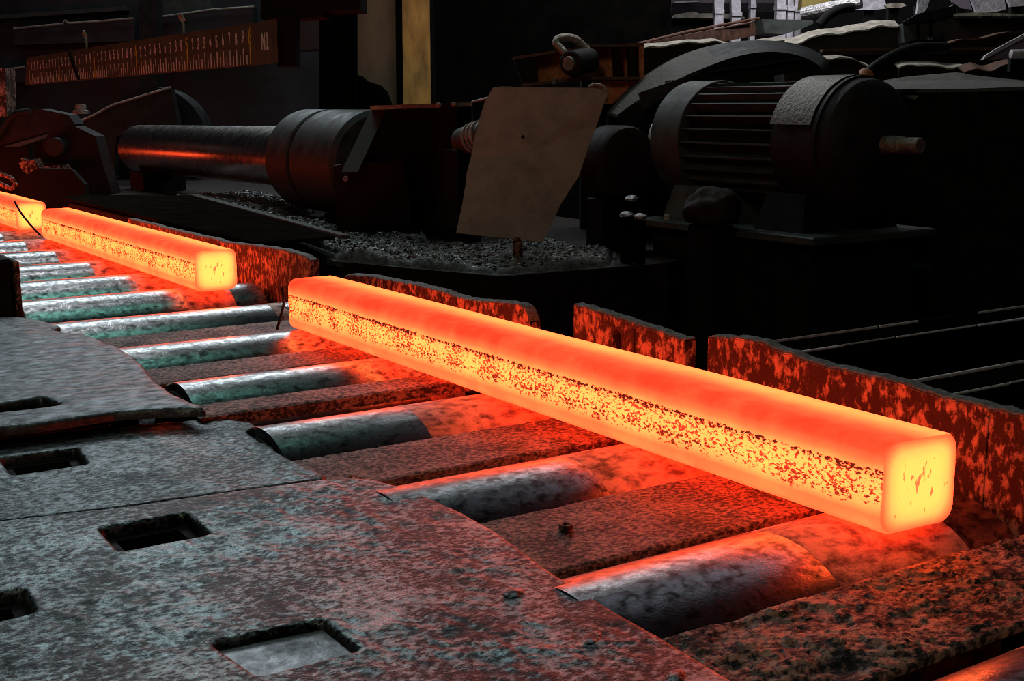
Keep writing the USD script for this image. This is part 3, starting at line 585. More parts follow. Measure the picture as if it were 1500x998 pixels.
# the brown sheet
t = Thing("steel_sheet", "torn brown steel sheet leaning upright before the machines", "steel sheet", None, (4.5, 6.8, .9))
so = [(4.512,7.015,1.867),(4.560,6.984,1.874),(4.799,6.825,1.867),(5.049,6.658,1.865),(5.102,6.611,1.846),(5.111,6.593,1.806),(5.044,6.589,1.650),(4.958,6.575,1.491),(4.867,6.551,1.307),(4.744,6.573,1.136),(4.589,6.556,0.897),(4.499,6.616,0.911),(4.318,6.736,0.932),(4.131,6.860,0.958),(4.201,6.898,1.130),(4.251,6.936,1.256),(4.274,6.957,1.333),(4.318,6.976,1.426),(4.383,7.005,1.620),(4.451,7.020,1.772)]
so = np.array(so); nn = np.cross(so[8] - so[0], so[13] - so[0]); nn /= np.linalg.norm(nn); nn *= np.sign(nn @ AHEAD)
t.part("sheet", loft(so, so + nn * .010), "sheet", False)
t.part("hanging_hook", tube(smoothline([(5.039,6.689,1.868),(5.076,6.665,1.885),(5.120,6.635,1.868),(5.139,6.622,1.824),(5.129,6.629,1.772)]), .012), "tin", 40)
pst = [(4.452,6.647,0.911),(4.484,6.625,0.911)]
q0 = (np.array(pst[0]) + np.array(pst[1])) / 2
t.part("prop", bx((q0[0] - .025, q0[1] + .0, .78), (q0[0] + .025, q0[1] + .05, q0[2] + .02), .004), "guard", False)
t.part("hole_rim", lathe([(.004, 0), (.012, 0), (.012, .004), (.004, .004)], -nn, np.array([(4.615,6.821,1.551)][0]) - nn * .002, 16), "black", 30, label="small dark hole")

t = Thing("round_guard", "dark red-brown round guard behind the brown sheet", "machine guard", None, (4.9, 6.3, 1.0))
t.part("disc", lathe([(.0, -.05), (.18, -.045), (.235, -.02), (.25, .02), (.25, .22), (.23, .25)], (0, 1, 0), (5.42, 6.75, 1.37), 72), "redbrown", 40)
t.part("base", bx((5.25, 6.8, .776), (5.6, 6.98, 1.13)), "black", False)

# ------------------------------------------------------------------ the electric motor
t = Thing("electric_motor", "large finned electric motor on a pedestal, shaft end to the right", "motor", None, (5.85, 5.8, 1.0))
ax = (5.85, 0, 1.525)
t.part("end_shield", lathe([(.05, 4.93), (.20, 4.94), (.325, 4.985), (.375, 5.04), (.385, 5.09), (.385, 5.46), (.36, 5.48), (.30, 5.48)], (0, 1, 0), ax, 96), "casing", 30)
t.part("shield_rim", lathe([(.385, 5.10), (.40, 5.105), (.40, 5.13), (.385, 5.135)], (0, 1, 0), ax, 96), "casing", 30)
t.part("stator", lathe([(.30, 5.46), (.305, 5.47), (.305, 6.4), (.30, 6.41)], (0, 1, 0), ax, 64), "black", 30)
t.part("flange_ring", lathe([(.31, 6.28), (.385, 6.29), (.39, 6.30), (.39, 6.56), (.37, 6.585), (.30, 6.59)], (0, 1, 0), ax, 96), "green", 30)
for k in range(13):
    a = math.radians(100 + k * 13.5); c_, s_ = math.cos(a), math.sin(a)
    o = np.array([c_, 0, s_]); w_ = np.array([-s_, 0, c_]); b0 = np.array(ax)
    t.part("cooling_fin", hull([b0 + o * r_ + w_ * q + np.array([0, y, 0]) for r_, q in ((.30, -.009), (.30, .009), (.375, -.005), (.375, .005)) for y in (5.47, 6.29)]), "green", False)
t.part("fan_hub", lathe([(.12, 6.59), (.17, 6.6), (.17, 6.85), (.15, 6.87)], (0, 1, 0), ax, 48), "bright", 30)
t.part("shaft_end", lathe([(.040, 4.68), (.045, 4.685), (.045, 4.80), (.052, 4.81), (.052, 4.94)], (0, 1, 0), (5.85, 0, 1.53), 32), "tin", 30)
t.part("tin_cover", prism(Polygon([(math.cos(a) * .405, math.sin(a) * .405) for a in np.radians(np.linspace(78, 163, 20))] + [(math.cos(a) * .398, math.sin(a) * .398) for a in np.radians(np.linspace(163, 78, 20))]), 5.15, 5.47, (ax, (1, 0, 0), (0, 0, 1), (0, 1, 0))), "cover_tin", 30, label="crumpled dusty tin over the end shield")
tb = [(1.678,1.940),(2.132,1.983),(2.155,1.875),(2.143,1.772),(1.693,1.763)]
tbp = t.part("terminal_box", slab(tb, 7.95, 8.25), "casing", False)
t.part("cable_entry", lathe([(.022, 0), (.034, 0), (.034, .012), (.022, .012)], -AHEAD, np.array(RIGHT * [(1.687,1.837)][0][0] + AHEAD * 7.952) + np.array([0, 0, [(1.687,1.837)][0][1]]), 20), "black", 30, under=tbp)
t.part("foot", hull([(5.50, 5.95, 1.24), (5.50, 6.35, 1.24), (5.44, 5.9, 1.02), (5.44, 6.4, 1.02), (6.2, 5.95, 1.24), (6.2, 6.35, 1.24), (6.26, 5.9, 1.02), (6.26, 6.4, 1.02)]), "green", False)
t.part("foot", hull([(5.50, 5.2, 1.24), (5.50, 5.5, 1.24), (5.44, 5.15, 1.02), (5.44, 5.55, 1.02), (6.2, 5.2, 1.24), (6.2, 5.5, 1.24), (6.26, 5.15, 1.02), (6.26, 5.55, 1.02)]), "black", False)
t.part("sole_plate", bx((5.32, 4.95, .97), (6.38, 6.55, 1.02), .008), "green", False)
t.part("pedestal", bx((5.40, 5.05, 0), (6.3, 6.45, .97)), "black", False)
for y in (6.02, 6.28): t.part("anchor_bolt", lathe([(.022, 0), (.022, .03), (.014, .04)], (0, 0, 1), (5.38, y, 1.02), 12), "rim", 30)
hs = smoothline([(6.389,5.600,1.899),(6.456,5.616,1.943),(6.565,5.603,2.013),(6.734,5.611,2.077),(7.005,5.671,2.124),(7.489,5.830,2.146)], 6)
t = Thing("power_cable", "thick black cable rising from the motor's terminal box", "cable", None, tuple(hs[0]))
t.part("hose", tube(hs, .040, 12), "black", 40)
t.part("gland", tube(hs[:7] - np.array([.0, 0, .0]), .055, 12), "orange", 40, label="brown wrapped cable gland")
solo("round_valve", cat_(clod(*([(5.203,5.668,1.125)][0]), .17, .17, .15, 5)), "redbrown", "round rusty valve body left of the motor's foot", "valve", smooth=60)
solo("valve_pedestal", bx(np.array([(5.203,5.668,1.125)][0]) * (1, 1, 0) + (-.1, -.1, 0), np.array([(5.203,5.668,1.125)][0]) + (.1, .1, -.08)), "black", "black stand under the round rusty valve body", "stand", smooth=False)
for i, c in enumerate([(5.055,6.246,1.170),(4.968,6.184,1.079),(5.039,6.137,1.066)]):
    solo("foil_scrap", clod(*c, .05, .04, .025, 100 + i), "glitter", ["crumpled foil scrap right of the brown sheet, topmost", "crumpled foil scrap right of the brown sheet, lower left", "crumpled foil scrap right of the brown sheet, lower right"][i], "scrap", "foil scraps by the machines", smooth=False)
    solo("scrap_ledge", bx(np.array(c) * (1, 1, 0) + (-.03, -.03, .776), np.array(c) + (.03, .03, -.02)), "void", ["black ledge under the topmost foil scrap", "black ledge under the lower left foil scrap", "black ledge under the lower right foil scrap"][i], "ledge", smooth=False)

# ------------------------------------------------------------------ hood, frame and bin behind the motor
t = Thing("arched_hood", "black arched hood behind the motor with a left shoulder painted paler as if lit", "hood", None, (5.6, 7.0, .8))
ho = [(0.730,1.699),(0.842,1.827),(1.037,1.990),(1.293,2.131),(1.575,2.212),(1.858,2.237),(2.116,2.217),(2.310,2.151),(2.414,2.040),(2.459,1.724)]
hi = [(0.767,1.687),(0.889,1.774),(1.075,1.881),(1.328,1.997),(1.595,2.093),(1.815,2.131),(2.011,2.117),(2.161,2.064),(2.243,1.977),(2.276,1.701)]
bo = [(ho[-1][0], .0), (ho[0][0], .0)]; bi = [(hi[-1][0], .0), (hi[0][0], .0)]
ho = [tuple(p) for p in smoothline(ho, 5)]; hi = [tuple(p) for p in smoothline(hi, 5)]
bo = [(ho[-1][0], .0), (ho[0][0], .0)]; bi = [(hi[-1][0], .0), (hi[0][0], .0)]
A_, B_ = at(hi + bi, 9.3), at(ho + bo, 9.8)
t.part("face", slab(hi + bi, 9.3, 9.33), "black", False)
n_ = len(hi)
sh = []
for i in range(n_ - 1):
    sh.append(hull([A_[i], A_[i + 1], B_[i], B_[i + 1], A_[i] - np.array([0, 0, .02]), A_[i + 1] - np.array([0, 0, .02]), B_[i] - np.array([0, 0, .02]), B_[i + 1] - np.array([0, 0, .02])]))
t.part("lit_shoulder", cat_(*sh[:18]), "pale_grey", False, label="grey sloping shoulder, light put into its colour")  # paler than the far shoulder: light from above put into the colour
t.part("far_shoulder", cat_(*sh[18:]), "casing", False)
t.part("back", slab(ho + bo, 9.8, 9.96), "black", False)
t.part("brace", hull(at([(1.443,2.005),(2.050,2.091),(2.051,2.072),(1.443,1.986)], 9.25) + at([(1.443,2.005),(2.050,2.091),(2.051,2.072),(1.443,1.986)], 9.3)), "casing", False)
t = Thing("support_post", "dark steel post between the round guard and the motor", "post", None, (5.3, 6.9, .0))
t.part("post", slab([(1.101,1.926),(1.207,1.935),(1.259,0.454),(1.149,0.454)] , 9.12, 9.28), "casing", False)
t.part("bracket", slab([(0.893,1.840),(1.217,1.952),(1.218,1.896),(0.924,1.726)], 9.04, 9.12), "casing", False)
t.part("foot", bx(RIGHT * 1.20 + AHEAD * 9.2 + np.array([-.05, -.05, 0]), RIGHT * 1.20 + AHEAD * 9.2 + np.array([.05, .05, .6])), "black", False)
t = Thing("steel_bin", "big black steel bin right of the motor with a grey sloping lid", "bin", None, (7.8, 5.0, 0))
fb = [(2.596,1.852),(3.632,1.884),(3.776,-0.010),(2.697,-0.010)]
t.part("body", slab([(fb[0][0], 0), (fb[1][0] + .8, 0), (fb[1][0] + .8, fb[1][1]), fb[1], fb[0]], 8.9, 9.9), "black", False)
lt = [(7.023,5.995,1.861),(7.541,5.651,1.866),(8.029,5.327,1.889),(8.589,5.700,1.918),(8.315,5.882,1.943),(8.083,6.036,1.972),(8.019,6.078,1.987),(7.977,6.106,1.992),(7.686,6.300,1.963),(7.528,6.404,1.933)]
lt = np.array(lt)
t.part("lid", loft(lt, lt - np.array([0, 0, .025])), "pale_grey", False, label="grey sloping lid")  # lid paler than the black body
t.part("rim_piece", hull(at([(2.689,1.829),(2.802,1.819),(2.776,1.792),(2.709,1.805)], 8.86) + at([(2.689,1.829),(2.802,1.819),(2.776,1.792),(2.709,1.805)], 8.9)), "rim", False)
t.part("pipe_stub", rod(RIGHT * 2.62 + AHEAD * 8.8 + np.array([0, 0, .62]), RIGHT * 2.95 + AHEAD * 8.8 + np.array([0, 0, .6]), .06), "casing", 30)

# ------------------------------------------------------------------ rusty beam with shackle
t = Thing("rusty_beam", "orange rusty beam with open webs, carrying a big shackle", "beam", None, (5.6, 7.9, 1.5))
D_ = 9.9
t.part("web", slab([(0.157,2.099),(0.355,2.150),(0.605,2.196),(0.970,2.206),(0.975,1.971),(0.550,1.951),(0.168,1.920)], D_ + .10, D_ + .12), "orange", False)
for o_ in ([(0.010,2.115),(0.350,2.166),(0.496,2.186),(0.496,2.166),(0.350,2.145),(0.016,2.094)], [(0.584,2.206),(0.996,2.217),(0.997,2.191),(0.584,2.186)], [(0.073,1.915),(0.550,1.966),(0.550,1.946),(0.079,1.894)], [(0.545,1.966),(0.975,1.966),(0.975,1.946),(0.545,1.946)]):
    t.part("flange", slab(o_, D_ - .10, D_ + .22), "rustbeam", False)
for o_ in ([(0.021,2.094),(0.157,2.115),(0.173,1.920),(0.079,1.905)], [(0.772,2.191),(0.814,2.191),(0.823,1.966),(0.781,1.966)], [(0.887,2.196),(0.929,2.196),(0.938,1.966),(0.896,1.966)]):
    t.part("web_plate", slab(o_, D_ - .09, D_ + .10), "black", False)
t.part("end_plate", slab([(0.960,2.217),(1.001,2.217),(1.007,1.941),(0.970,1.941)], D_ - .1, D_ + .2), "orange", False)
t.part("lower_bracket", slab([(0.619,1.941),(0.975,1.941),(0.882,1.853),(0.768,1.760),(0.631,1.776)], D_ + .02, D_ + .08), "orange", False)
t.part("leg", slab([(.55, 0), (.85, 0), (.85, 1.95), (.55, 1.95)], D_ + .23, D_ + .45), "black", False)
t.part("bolt", rod(*(np.array([(5.679,7.969,1.908),(5.679,7.969,1.954)])), .02), "tin", 30)
t = Thing("lifting_shackle", "pale steel lifting shackle hooked over the orange beam", "shackle", None, tuple([(5.743,7.830,2.052)][0]))
t.part("bow", tube(smoothline([(5.722,7.820,2.087),(5.691,7.865,2.147),(5.656,7.912,2.208),(5.680,7.920,2.244),(5.734,7.908,2.255),(5.806,7.884,2.246),(5.860,7.861,2.201),(5.899,7.835,2.151)], 6), .030, 12), "tin", 40)
b0 = np.array([(5.683,7.774,2.060)][0]); b1 = np.array([(5.882,7.846,2.085)][0])
t.part("pin", lathe([(.0, 0), (.085, 0), (.095, .01), (.095, .26), (.09, .27)], b1 - b0, b0, 32), "casing", 30)
t.part("pin_head", lathe([(.02, -.03), (.05, -.03), (.055, -.02), (.055, .0)], b1 - b0, b0, 24), "tin", 30)

# ------------------------------------------------------------------ ragged scrap bins behind
def scrapbin(lb, top, rim, drop, d, seed, look="rim", front="redbrown", back=.16):
    r_, f_ = ragged(top, rim, drop, d, back, seed)
    c = np.mean(top, 0); t = Thing("scrap_bin", lb, "scrap bin", "ragged scrap bins behind the motor", tuple(RIGHT * c[0] + AHEAD * d))
    t.part("sheared_rim", r_, look, 40, label="pale sheared upper edge"); t.part("side", f_, front, False)
    return t
scrapbin("scrap bin with a pale ragged rim right behind the orange beam", [(1.050,2.244),(1.172,2.266),(1.451,2.288),(1.657,2.298),(1.741,2.282),(1.853,2.266),(1.981,2.288),(2.231,2.326)], .030, .0, 10.6, 1)
scrapbin("scrap bin with a long pale wavy rim above the arched hood", [(2.316,2.325),(2.402,2.330),(2.545,2.376),(2.717,2.404),(2.861,2.426),(3.089,2.471),(3.176,2.474),(3.280,2.477)], .055, .0, 11.0, 2)
scrapbin("scrap bin with a short pale rim just right of the arched hood", [(2.437,2.139),(2.543,2.134),(2.639,2.124),(2.703,2.098),(2.773,2.087)], .030, .0, 10.0, 3)
scrapbin("scrap bin with a pale flat rim behind the bent cable", [(3.060,2.084),(3.204,2.105),(3.350,2.105),(3.502,2.084),(3.588,2.084)], .036, .0, 10.2, 4)
scrapbin("scrap bin with a brown buckled rim at the right edge", [(3.473,2.059),(3.565,2.089),(3.661,2.064),(3.790,2.089),(3.919,2.110),(4.076,2.105)], .040, .0, 9.9, 5, "rustbeam")
scrapbin("scrap bin with a thin reddish wavy rim near the pale sheet", [(3.349,2.202),(3.485,2.234),(3.621,2.277),(3.813,2.293),(3.976,2.336),(4.141,2.347),(4.306,2.352)], .012, .0, 10.5, 6, "rustbeam")
t = Thing("cross_rail", "long thin rusty rail lying across the scrap bins", "rail", None, tuple(RIGHT * 2.5 + AHEAD * 10.3))
t.part("rail_head", slab([(2.471,2.193),(3.908,2.209),(3.910,2.188),(2.472,2.172)], 10.3, 10.4), "rustbeam", False)
t.part("bearer", slab([(2.4, 0), (3.9, 0), (3.9, 2.15), (2.4, 2.15)], 10.41, 10.45), "redbrown", False)
t = Thing("brown_girder", "long brown girder running back to the pale far machines", "girder", None, tuple(RIGHT * 1.6 + AHEAD * 12.0))
t.part("web", hull(at([(1.161,2.285),(1.283,2.321)], 11.6) + at([(1.163,2.201),(1.285,2.201)], 11.6) + list(map(np.array, [(9.714,9.875,2.641),(9.718,9.871,2.489)]))), "rustbeam", False)
t.part("upper_flange", tube([(7.329,8.998,2.294),(8.087,9.275,2.425),(8.888,9.583,2.543),(9.607,9.826,2.642)], .014, 8), "rustbeam", 30)
t.part("lower_flange", tube([(7.297,8.959,2.274),(8.021,9.198,2.389),(8.820,9.508,2.504),(9.396,9.726,2.588)], .010, 8), "rustbeam", 30)
t.part("leg", slab([(1.3, 0), (1.6, 0), (1.6, 2.3), (1.3, 2.3)], 12.3, 12.5), "black", False)
solo("green_trough", slab([(2.459,2.589),(2.957,2.582),(2.972,2.550),(2.860,2.498),(2.693,2.445),(2.491,2.452)], 12.8, 13.2), "green", "dull green trough behind the long wavy bin rim", "trough", smooth=False)
t = Thing("corrugated_box", "grey-green corrugated box with a black flap, at the upper right", "box", None, tuple(RIGHT * 3.3 + AHEAD * 10.9))
t.part("body", slab([(3.286,2.431),(3.705,2.509),(3.719,2.375),(3.556,2.331),(3.307,2.275)], 10.92, 11.3), "green", False)
for i, o_ in enumerate(([(3.395,2.431),(3.423,2.437),(3.431,2.303),(3.403,2.297)], [(3.503,2.453),(3.531,2.459),(3.539,2.320),(3.511,2.314)])): t.part("groove", slab(o_, 10.905, 10.925), "black", False)
t.part("flap", slab([(3.274,2.442),(3.402,2.509),(3.701,2.575),(3.705,2.503),(3.491,2.453)], 10.86, 10.92), "black", False)
t.part("post", slab([(3.42, 0), (3.7, 0), (3.7, 2.3), (3.42, 2.3)], 11.0, 11.2), "black", False)
t = Thing("pale_sheet", "angular pale lavender sheet with a pinkish roll, at the right edge", "sheet", None, tuple(RIGHT * 3.7 + AHEAD * 9.5))
t.part("sheet", slab([(3.487,2.084),(3.506,2.114),(3.642,2.193),(3.797,2.276),(3.935,2.320),(3.953,2.094)], 9.6, 9.63), "plum", False)
t.part("bright_edge", slab([(3.487,2.084),(3.505,2.119),(3.641,2.198),(3.797,2.281),(3.935,2.330),(3.937,2.301),(3.799,2.252),(3.653,2.173),(3.526,2.104)], 9.57, 9.6), "pale", False)
t.part("roll", rod(*np.array([(8.304,5.889,2.120),(8.492,5.764,2.129)]), .035, 20), "pale", 30)
t.part("leg", slab([(3.72, 2.0), (3.95, 2.0), (3.95, 2.12), (3.72, 2.12)], 9.64, 9.7), "black", False)
for i, (o_, d_, lk, lb) in enumerate((
    ([(3.408,2.695),(3.481,2.866),(3.685,2.866),(3.748,2.708),(3.578,2.688)], 13.0, "pale", "pale lavender crumpled sheet standing above the wavy bin rim"),
    ([(3.547,2.689),(3.611,2.714),(3.715,2.714),(3.755,2.689),(3.692,2.664),(3.575,2.664)], 12.4, "rim", "small pale bump of scrap beside the crumpled sheet"),
    ([(3.546,2.544),(3.555,2.694),(3.667,2.717),(3.633,2.590),(3.589,2.532)], 11.4, "pale", "narrow bluish triangular sheet beside the corrugated box"),
    ([(3.611,2.540),(3.716,2.568),(3.838,2.609),(3.823,2.563),(3.736,2.534)], 11.34, "pale", "small pale leaf-shaped sheet on top of the corrugated box"),
    ([(4.232,2.806),(4.403,2.806),(4.452,2.666),(4.346,2.678),(4.256,2.736)], 12.6, "plum", "grey tapering panel right of the corrugated box, behind it"),
    ([(4.275,2.785),(4.594,2.785),(4.631,2.637),(4.511,2.612),(4.351,2.606)], 12.2, "pale", "wide pale grey panel at the top right"),
    ([(4.532,2.768),(4.770,2.768),(4.778,2.659),(4.591,2.646)], 12.0, "pale", "pale panel with a dark lower edge at the top right corner"))):
    t = Thing("scrap_sheet", lb, "scrap panel", "pale scrap panels along the top right", tuple(RIGHT * o_[0][0] + AHEAD * d_))
    t.part("panel", slab(o_, d_, d_ + .04), lk, False)
    c = np.mean(o_, 0); t.part("stand", slab([(c[0] - .05, 0), (c[0] + .05, 0), (c[0] + .05, c[1]), (c[0] - .05, c[1])], d_ + .045, d_ + .12), "black", False)
t = Thing("lower_scrap_wall", "dark red-brown bin wall under the pale panels at the top right", "bin wall", None, tuple(RIGHT * 4 + AHEAD * 11.6))
t.part("wall", slab([(3.75, 0), (5.3, 0), (5.3, 2.52), (3.75, 2.52)], 11.65, 11.7), "redbrown", False)
t.part("rim", slab([(3.943,2.558),(4.137,2.569),(4.320,2.564),(4.564,2.552),(4.746,2.558),(4.748,2.534),(4.321,2.540),(3.944,2.534)], 11.6, 11.65), "rim", False)
t = Thing("foil_pipe", "crumpled foil-wrapped pipe with a black hose over it, at the top", "pipe", None, tuple(RIGHT * 3 + AHEAD * 12.5))
t.part("pipe", tube(smoothline([(9.317,8.937,2.627),(9.373,8.780,2.652),(9.448,8.610,2.683),(9.553,8.421,2.713)], 6), .06, 14), "glitter", False)
t.part("hose", tube(smoothline([(9.003,8.426,2.481),(9.063,8.386,2.561),(9.145,8.332,2.622),(9.326,8.331,2.648)], 6), .045, 12), "black", 40)
t.part("stand", slab([(3.0, 0), (3.2, 0), (3.2, 2.4), (3.0, 2.4)], 12.45, 12.6), "black", False)
solo("yellow_frame", slab([(3.223,2.804),(3.231,2.980),(3.534,2.980),(3.553,2.892),(3.419,2.848)], 14.5, 14.7), "dull_yellow", "yellow machine frame at the top edge", "machine frame", smooth=False)
WH = [[(3.051,2.840),(3.044,3.038),(3.138,3.038),(3.161,2.840)], [(3.178,2.825),(3.169,3.038),(3.232,3.038),(3.248,2.825)], [(3.264,2.817),(3.255,3.038),(3.318,3.038),(3.335,2.817)], [(2.493,2.864),(2.477,3.124),(2.611,3.124),(2.602,2.864)], [(2.704,2.831),(2.686,3.124),(2.795,3.124),(2.821,2.831)], [(2.935,2.929),(2.929,3.124),(2.987,3.124),(2.994,2.929)]]
WL = ["leftmost post of the white close-set trio at the top edge", "middle post of the white close-set trio at the top edge", "rightmost post of the white close-set trio at the top edge",
      "leftmost of three pinkish white posts above the brown girder", "middle one of three pinkish white posts above the brown girder", "thin rightmost of three pinkish white posts above the brown girder"]
for i, o_ in enumerate(WH):
    d_ = 15.0 if i < 3 else 16.0
    t = Thing("white_post", WL[i], "post", "white posts of the far machine", tuple(RIGHT * o_[0][0] + AHEAD * d_))
    t.part("post", slab([(o_[0][0], 0), (o_[-1][0], 0), o_[-1], o_[-2], (o_[-2][0], 4.2), (o_[1][0], 4.2), o_[1], o_[0]], d_, d_ + .14), "pale", False)
    t.part("collar", slab([(o_[0][0] - .004, o_[0][1]), (o_[-1][0] + .004, o_[-1][1]), (o_[-1][0] + .004, o_[-1][1] + .05), (o_[0][0] - .004, o_[0][1] + .05)], d_ - .03, d_ + .17), "pale", False)
t = Thing("far_partition", "plum grey partition wall at the top edge beside the black housing", "partition", None, tuple(RIGHT * 2.5 + AHEAD * 18))
t.part("panel", slab([(2.171,3.022),(2.155,3.731),(4.591,3.731),(4.626,3.022)], 18, 18.2), "plum", False)
t.part("window_bar", slab([(2.244,3.159),(2.564,3.177),(2.564,3.159),(2.244,3.140)], 17.96, 18.0), "pale", False)
t.part("base", slab([(2.2, 0), (4.7, 0), (4.7, 3.15), (2.2, 3.15)], 18, 18.2), "black", False)
t.part("ledge", slab([(2.210,2.967),(2.455,3.012),(2.550,2.985),(2.833,2.994),(3.165,2.939),(3.166,2.911),(2.211,2.930)], 17.7, 18), "rim", False)

# ------------------------------------------------------------------ rails on the right
for i, (y, xs, lb) in enumerate(((4.36, 4.35, "far pair of dark skid rails with worn edges painted glint white, upper right of the guard"), (3.36, 4.1, "near skid rail with worn edges painted glint white at the right edge"))):
    t = Thing("skid_rail", lb, "rail", "skid rails right of the guard plates", (6, y, .0))
    t.part("base", bx((xs, y - .14, 0), (9.5, y + .14, .575)), "void", False)
    for s_, zt in ((-.13, .583), (.12, .588)):
        cuts = [xs + .1]
        while cuts[-1] < 9.2: cuts.append(cuts[-1] + random.uniform(.25, .9))
        for a, b in zip(cuts[:-1], cuts[1:]):
            w_ = random.uniform(.003, .010)
            t.part("worn_glint_edge", bx((a + .01, y + s_ - w_ + random.uniform(-.01, .01), .57), (b, y + s_ + w_, zt), .004), "bright" if random.random() < .75 else "casing", False)  # worn rail edge, with its glint painted in as white

# ------------------------------------------------------------------ the scale board and its gantry
X0 = 2.71
bd = [(6.31, 2.19), (6.31, 1.97), (9.0, 1.95), (11.85, 1.93), (11.72, 2.16), (9.0, 2.18)]
t = Thing("scale_board", "long brown measuring board with white painted numbers and ticks", "measuring board", None, (X0, 9.0, 1.93))
t.part("board", acrossX(bd, X0, X0 + .012), "ruler", False)
def mark(txt, y, z, h, look):
    m = meshkit.text_mesh(txt, h, .001, True); v = np.array(m.vertices); v[:, 0] -= v[:, 0].mean(); v[:, 0] *= .62
    w = np.column_stack([X0 - .0006 - v[:, 2], y - v[:, 0], z + v[:, 1]])
    f = np.array(m.faces); return w, f
wm, ym = [], []
zb_ = lambda y: 1.97 - (y - 6.31) * .0072
def tick(y, h, w=.012): return bx((X0 - .0012, y - w / 2, zb_(y) + .006), (X0, y + w / 2, zb_(y) + .006 + h), .0003)
for i in range(0, 104):
    y = 6.65 + .05 * i
    if y > 11.68: break
    if i % 20 == 0: ym.append(tick(y, .105, .016))
    else: wm.append(tick(y, .085 if i % 2 == 0 else .052))
for k in range(51):
    y = 6.65 + .1 * k; d = 10 - k % 10
    if k % 10 == 0: ym.append(mark(str(6 - k // 10), y, zb_(y) + .112, .085, 0))
    else: wm.append(mark(str(d), y, zb_(y) + .122 + .004 * math.sin(k * 2.3), .064, 0))
wm += [mark("N1", 6.45, zb_(6.45) + .075, .085, 0)]
t.part("white_marks", cat_(*wm), "white", False, label="white painted digits and tick marks", kind="stuff")
t.part("yellow_marks", cat_(*ym), "yellow", False, label="yellow painted metre digits and ticks", kind="stuff")
t.part("strap", hull([(X0 - .006, 10.30, 2.17), (X0 - .006, 10.36, 2.17), (X0 - .006, 10.06, 1.945), (X0 - .006, 10.12, 1.945), (X0, 10.30, 2.17), (X0, 10.36, 2.17), (X0, 10.06, 1.945), (X0, 10.12, 1.945)]), "black", False)
for y in (7.75, 9.9):
    t.part("hanger_hook", tube(smoothline([(X0 + .02, y, 2.16), (X0 + .02, y, 2.24), (X0 + .01, y + .03, 2.28), (X0 - .0, y - .02, 2.30), (X0 + .01, y - .05, 2.26)], 5), .008, 8), "rim", 40)
t = Thing("gantry", "black overhead gantry holding the right end of the measuring board", "gantry", None, (2.9, 5.9, 1.95))
t.part("bracket", slab([(-1.238,2.216),(-1.142,2.216),(-1.150,1.955),(-1.247,1.955)], 6.86, 7.0), "black", False)
t.part("crossbeam", slab([(-1.316,2.702),(-0.792,2.702),(-0.802,2.251),(-0.998,2.244),(-1.006,2.216),(-1.335,2.203)], 6.9, 7.2), "black", False)
t.part("runner", slab([(-1.248,4.555),(-0.751,4.555),(-0.792,2.695),(-1.317,2.695)], 6.9, 7.2), "black", False)
solo("gantry_post", slab([(-1.747,3.059),(-1.425,3.059),(-1.454,1.781),(-1.809,0.836)], 11.9, 12.1), "void", "black post rising behind the drum coupling before the ochre column", "post", smooth=False)
t = Thing("building_column", "tall ochre and brown steel building column behind the machines", "column", None, tuple(RIGHT * -1.3 + AHEAD * 14.7))
for nm, o_, d0, lk in (("brown_flange", [(-1.782,4.386),(-1.306,4.386),(-1.337,1.712),(-1.829,1.712)], 14.7, "brown"), ("ochre_flange", [(-1.223,4.386),(-0.929,4.386),(-0.922,1.712),(-1.243,1.712)], 14.6, "ochre")):
    t.part(nm, slab(o_[:2] + [(o_[2][0], .0), (o_[3][0], 0.)], d0, d0 + .08), lk, False)
t.part("web", slab([([(-1.379,2.931)][0][0], 0), ([(-1.209,2.931)][0][0], 0), ([(-1.240,2.931)][0][0], 4.7), ([(-1.395,2.931)][0][0], 4.7)], 14.85, 15.2), "black", False)
solo("machine_tower", slab([([(-0.893,2.987)][0][0], 0), ([(1.883,2.987)][0][0], 0), ([(1.899,2.987)][0][0], 5), ([(-0.958,2.987)][0][0], 5)], 15.5, 17.0), "void", "tall black machine tower filling the top middle of the picture", "machine", smooth=False)

# ------------------------------------------------------------------ far left: ledges, chute, clevis
def bar3(a, b, r): return rod(a, b, r, 8)
t = Thing("wall_ledge", "dark ledge with a glinting edge high on the left back wall, the longer one", "ledge", "glinting ledges on the left back wall", tuple(RIGHT * -8 + AHEAD * 21.8))
t.part("ledge", slab([(-8.287,3.033),(-7.465,3.100),(-7.439,3.155),(-7.375,3.100),(-6.805,3.133),(-6.281,3.177),(-6.301,2.812),(-8.308,2.746)], 21.6, 22.0), "wall", False)
t.part("painted_glint", tube([(5.036,22.526,3.008),(5.416,22.274,3.053),(5.720,22.072,3.086),(5.751,22.051,3.141),(5.796,22.021,3.097),(6.269,21.707,3.130),(6.695,21.424,3.173)], .020, 8), "rim", 30)  # pale tube painted in as the highlight along the ledge
t = Thing("wall_ledge", "dark ledge with a glinting edge on the back wall above the board's middle", "ledge", "glinting ledges on the left back wall", tuple(RIGHT * -5 + AHEAD * 21.8))
t.part("ledge", slab([(-5.849,3.210),(-4.982,3.342),(-4.301,3.375),(-4.299,2.812),(-5.872,2.746)], 21.6, 22.0), "wall", False)
t.part("painted_glint", tube([(7.063,21.179,3.195),(7.405,20.953,3.250),(7.784,20.701,3.316),(8.368,20.312,3.360)], .020, 8), "rim", 30)  # highlight on this ledge, also put in as a pale tube
t.part("panel", slab([(-5.852,3.583),(-5.084,3.583),(-5.027,3.342),(-5.848,3.232)], 21.8, 22.0), "green", False)
t = Thing("wall_ledge", "short thin glinting ledge on the left back wall beside the board's left end", "ledge", "glinting ledges on the left back wall", tuple(RIGHT * -8.6 + AHEAD * 21.8))
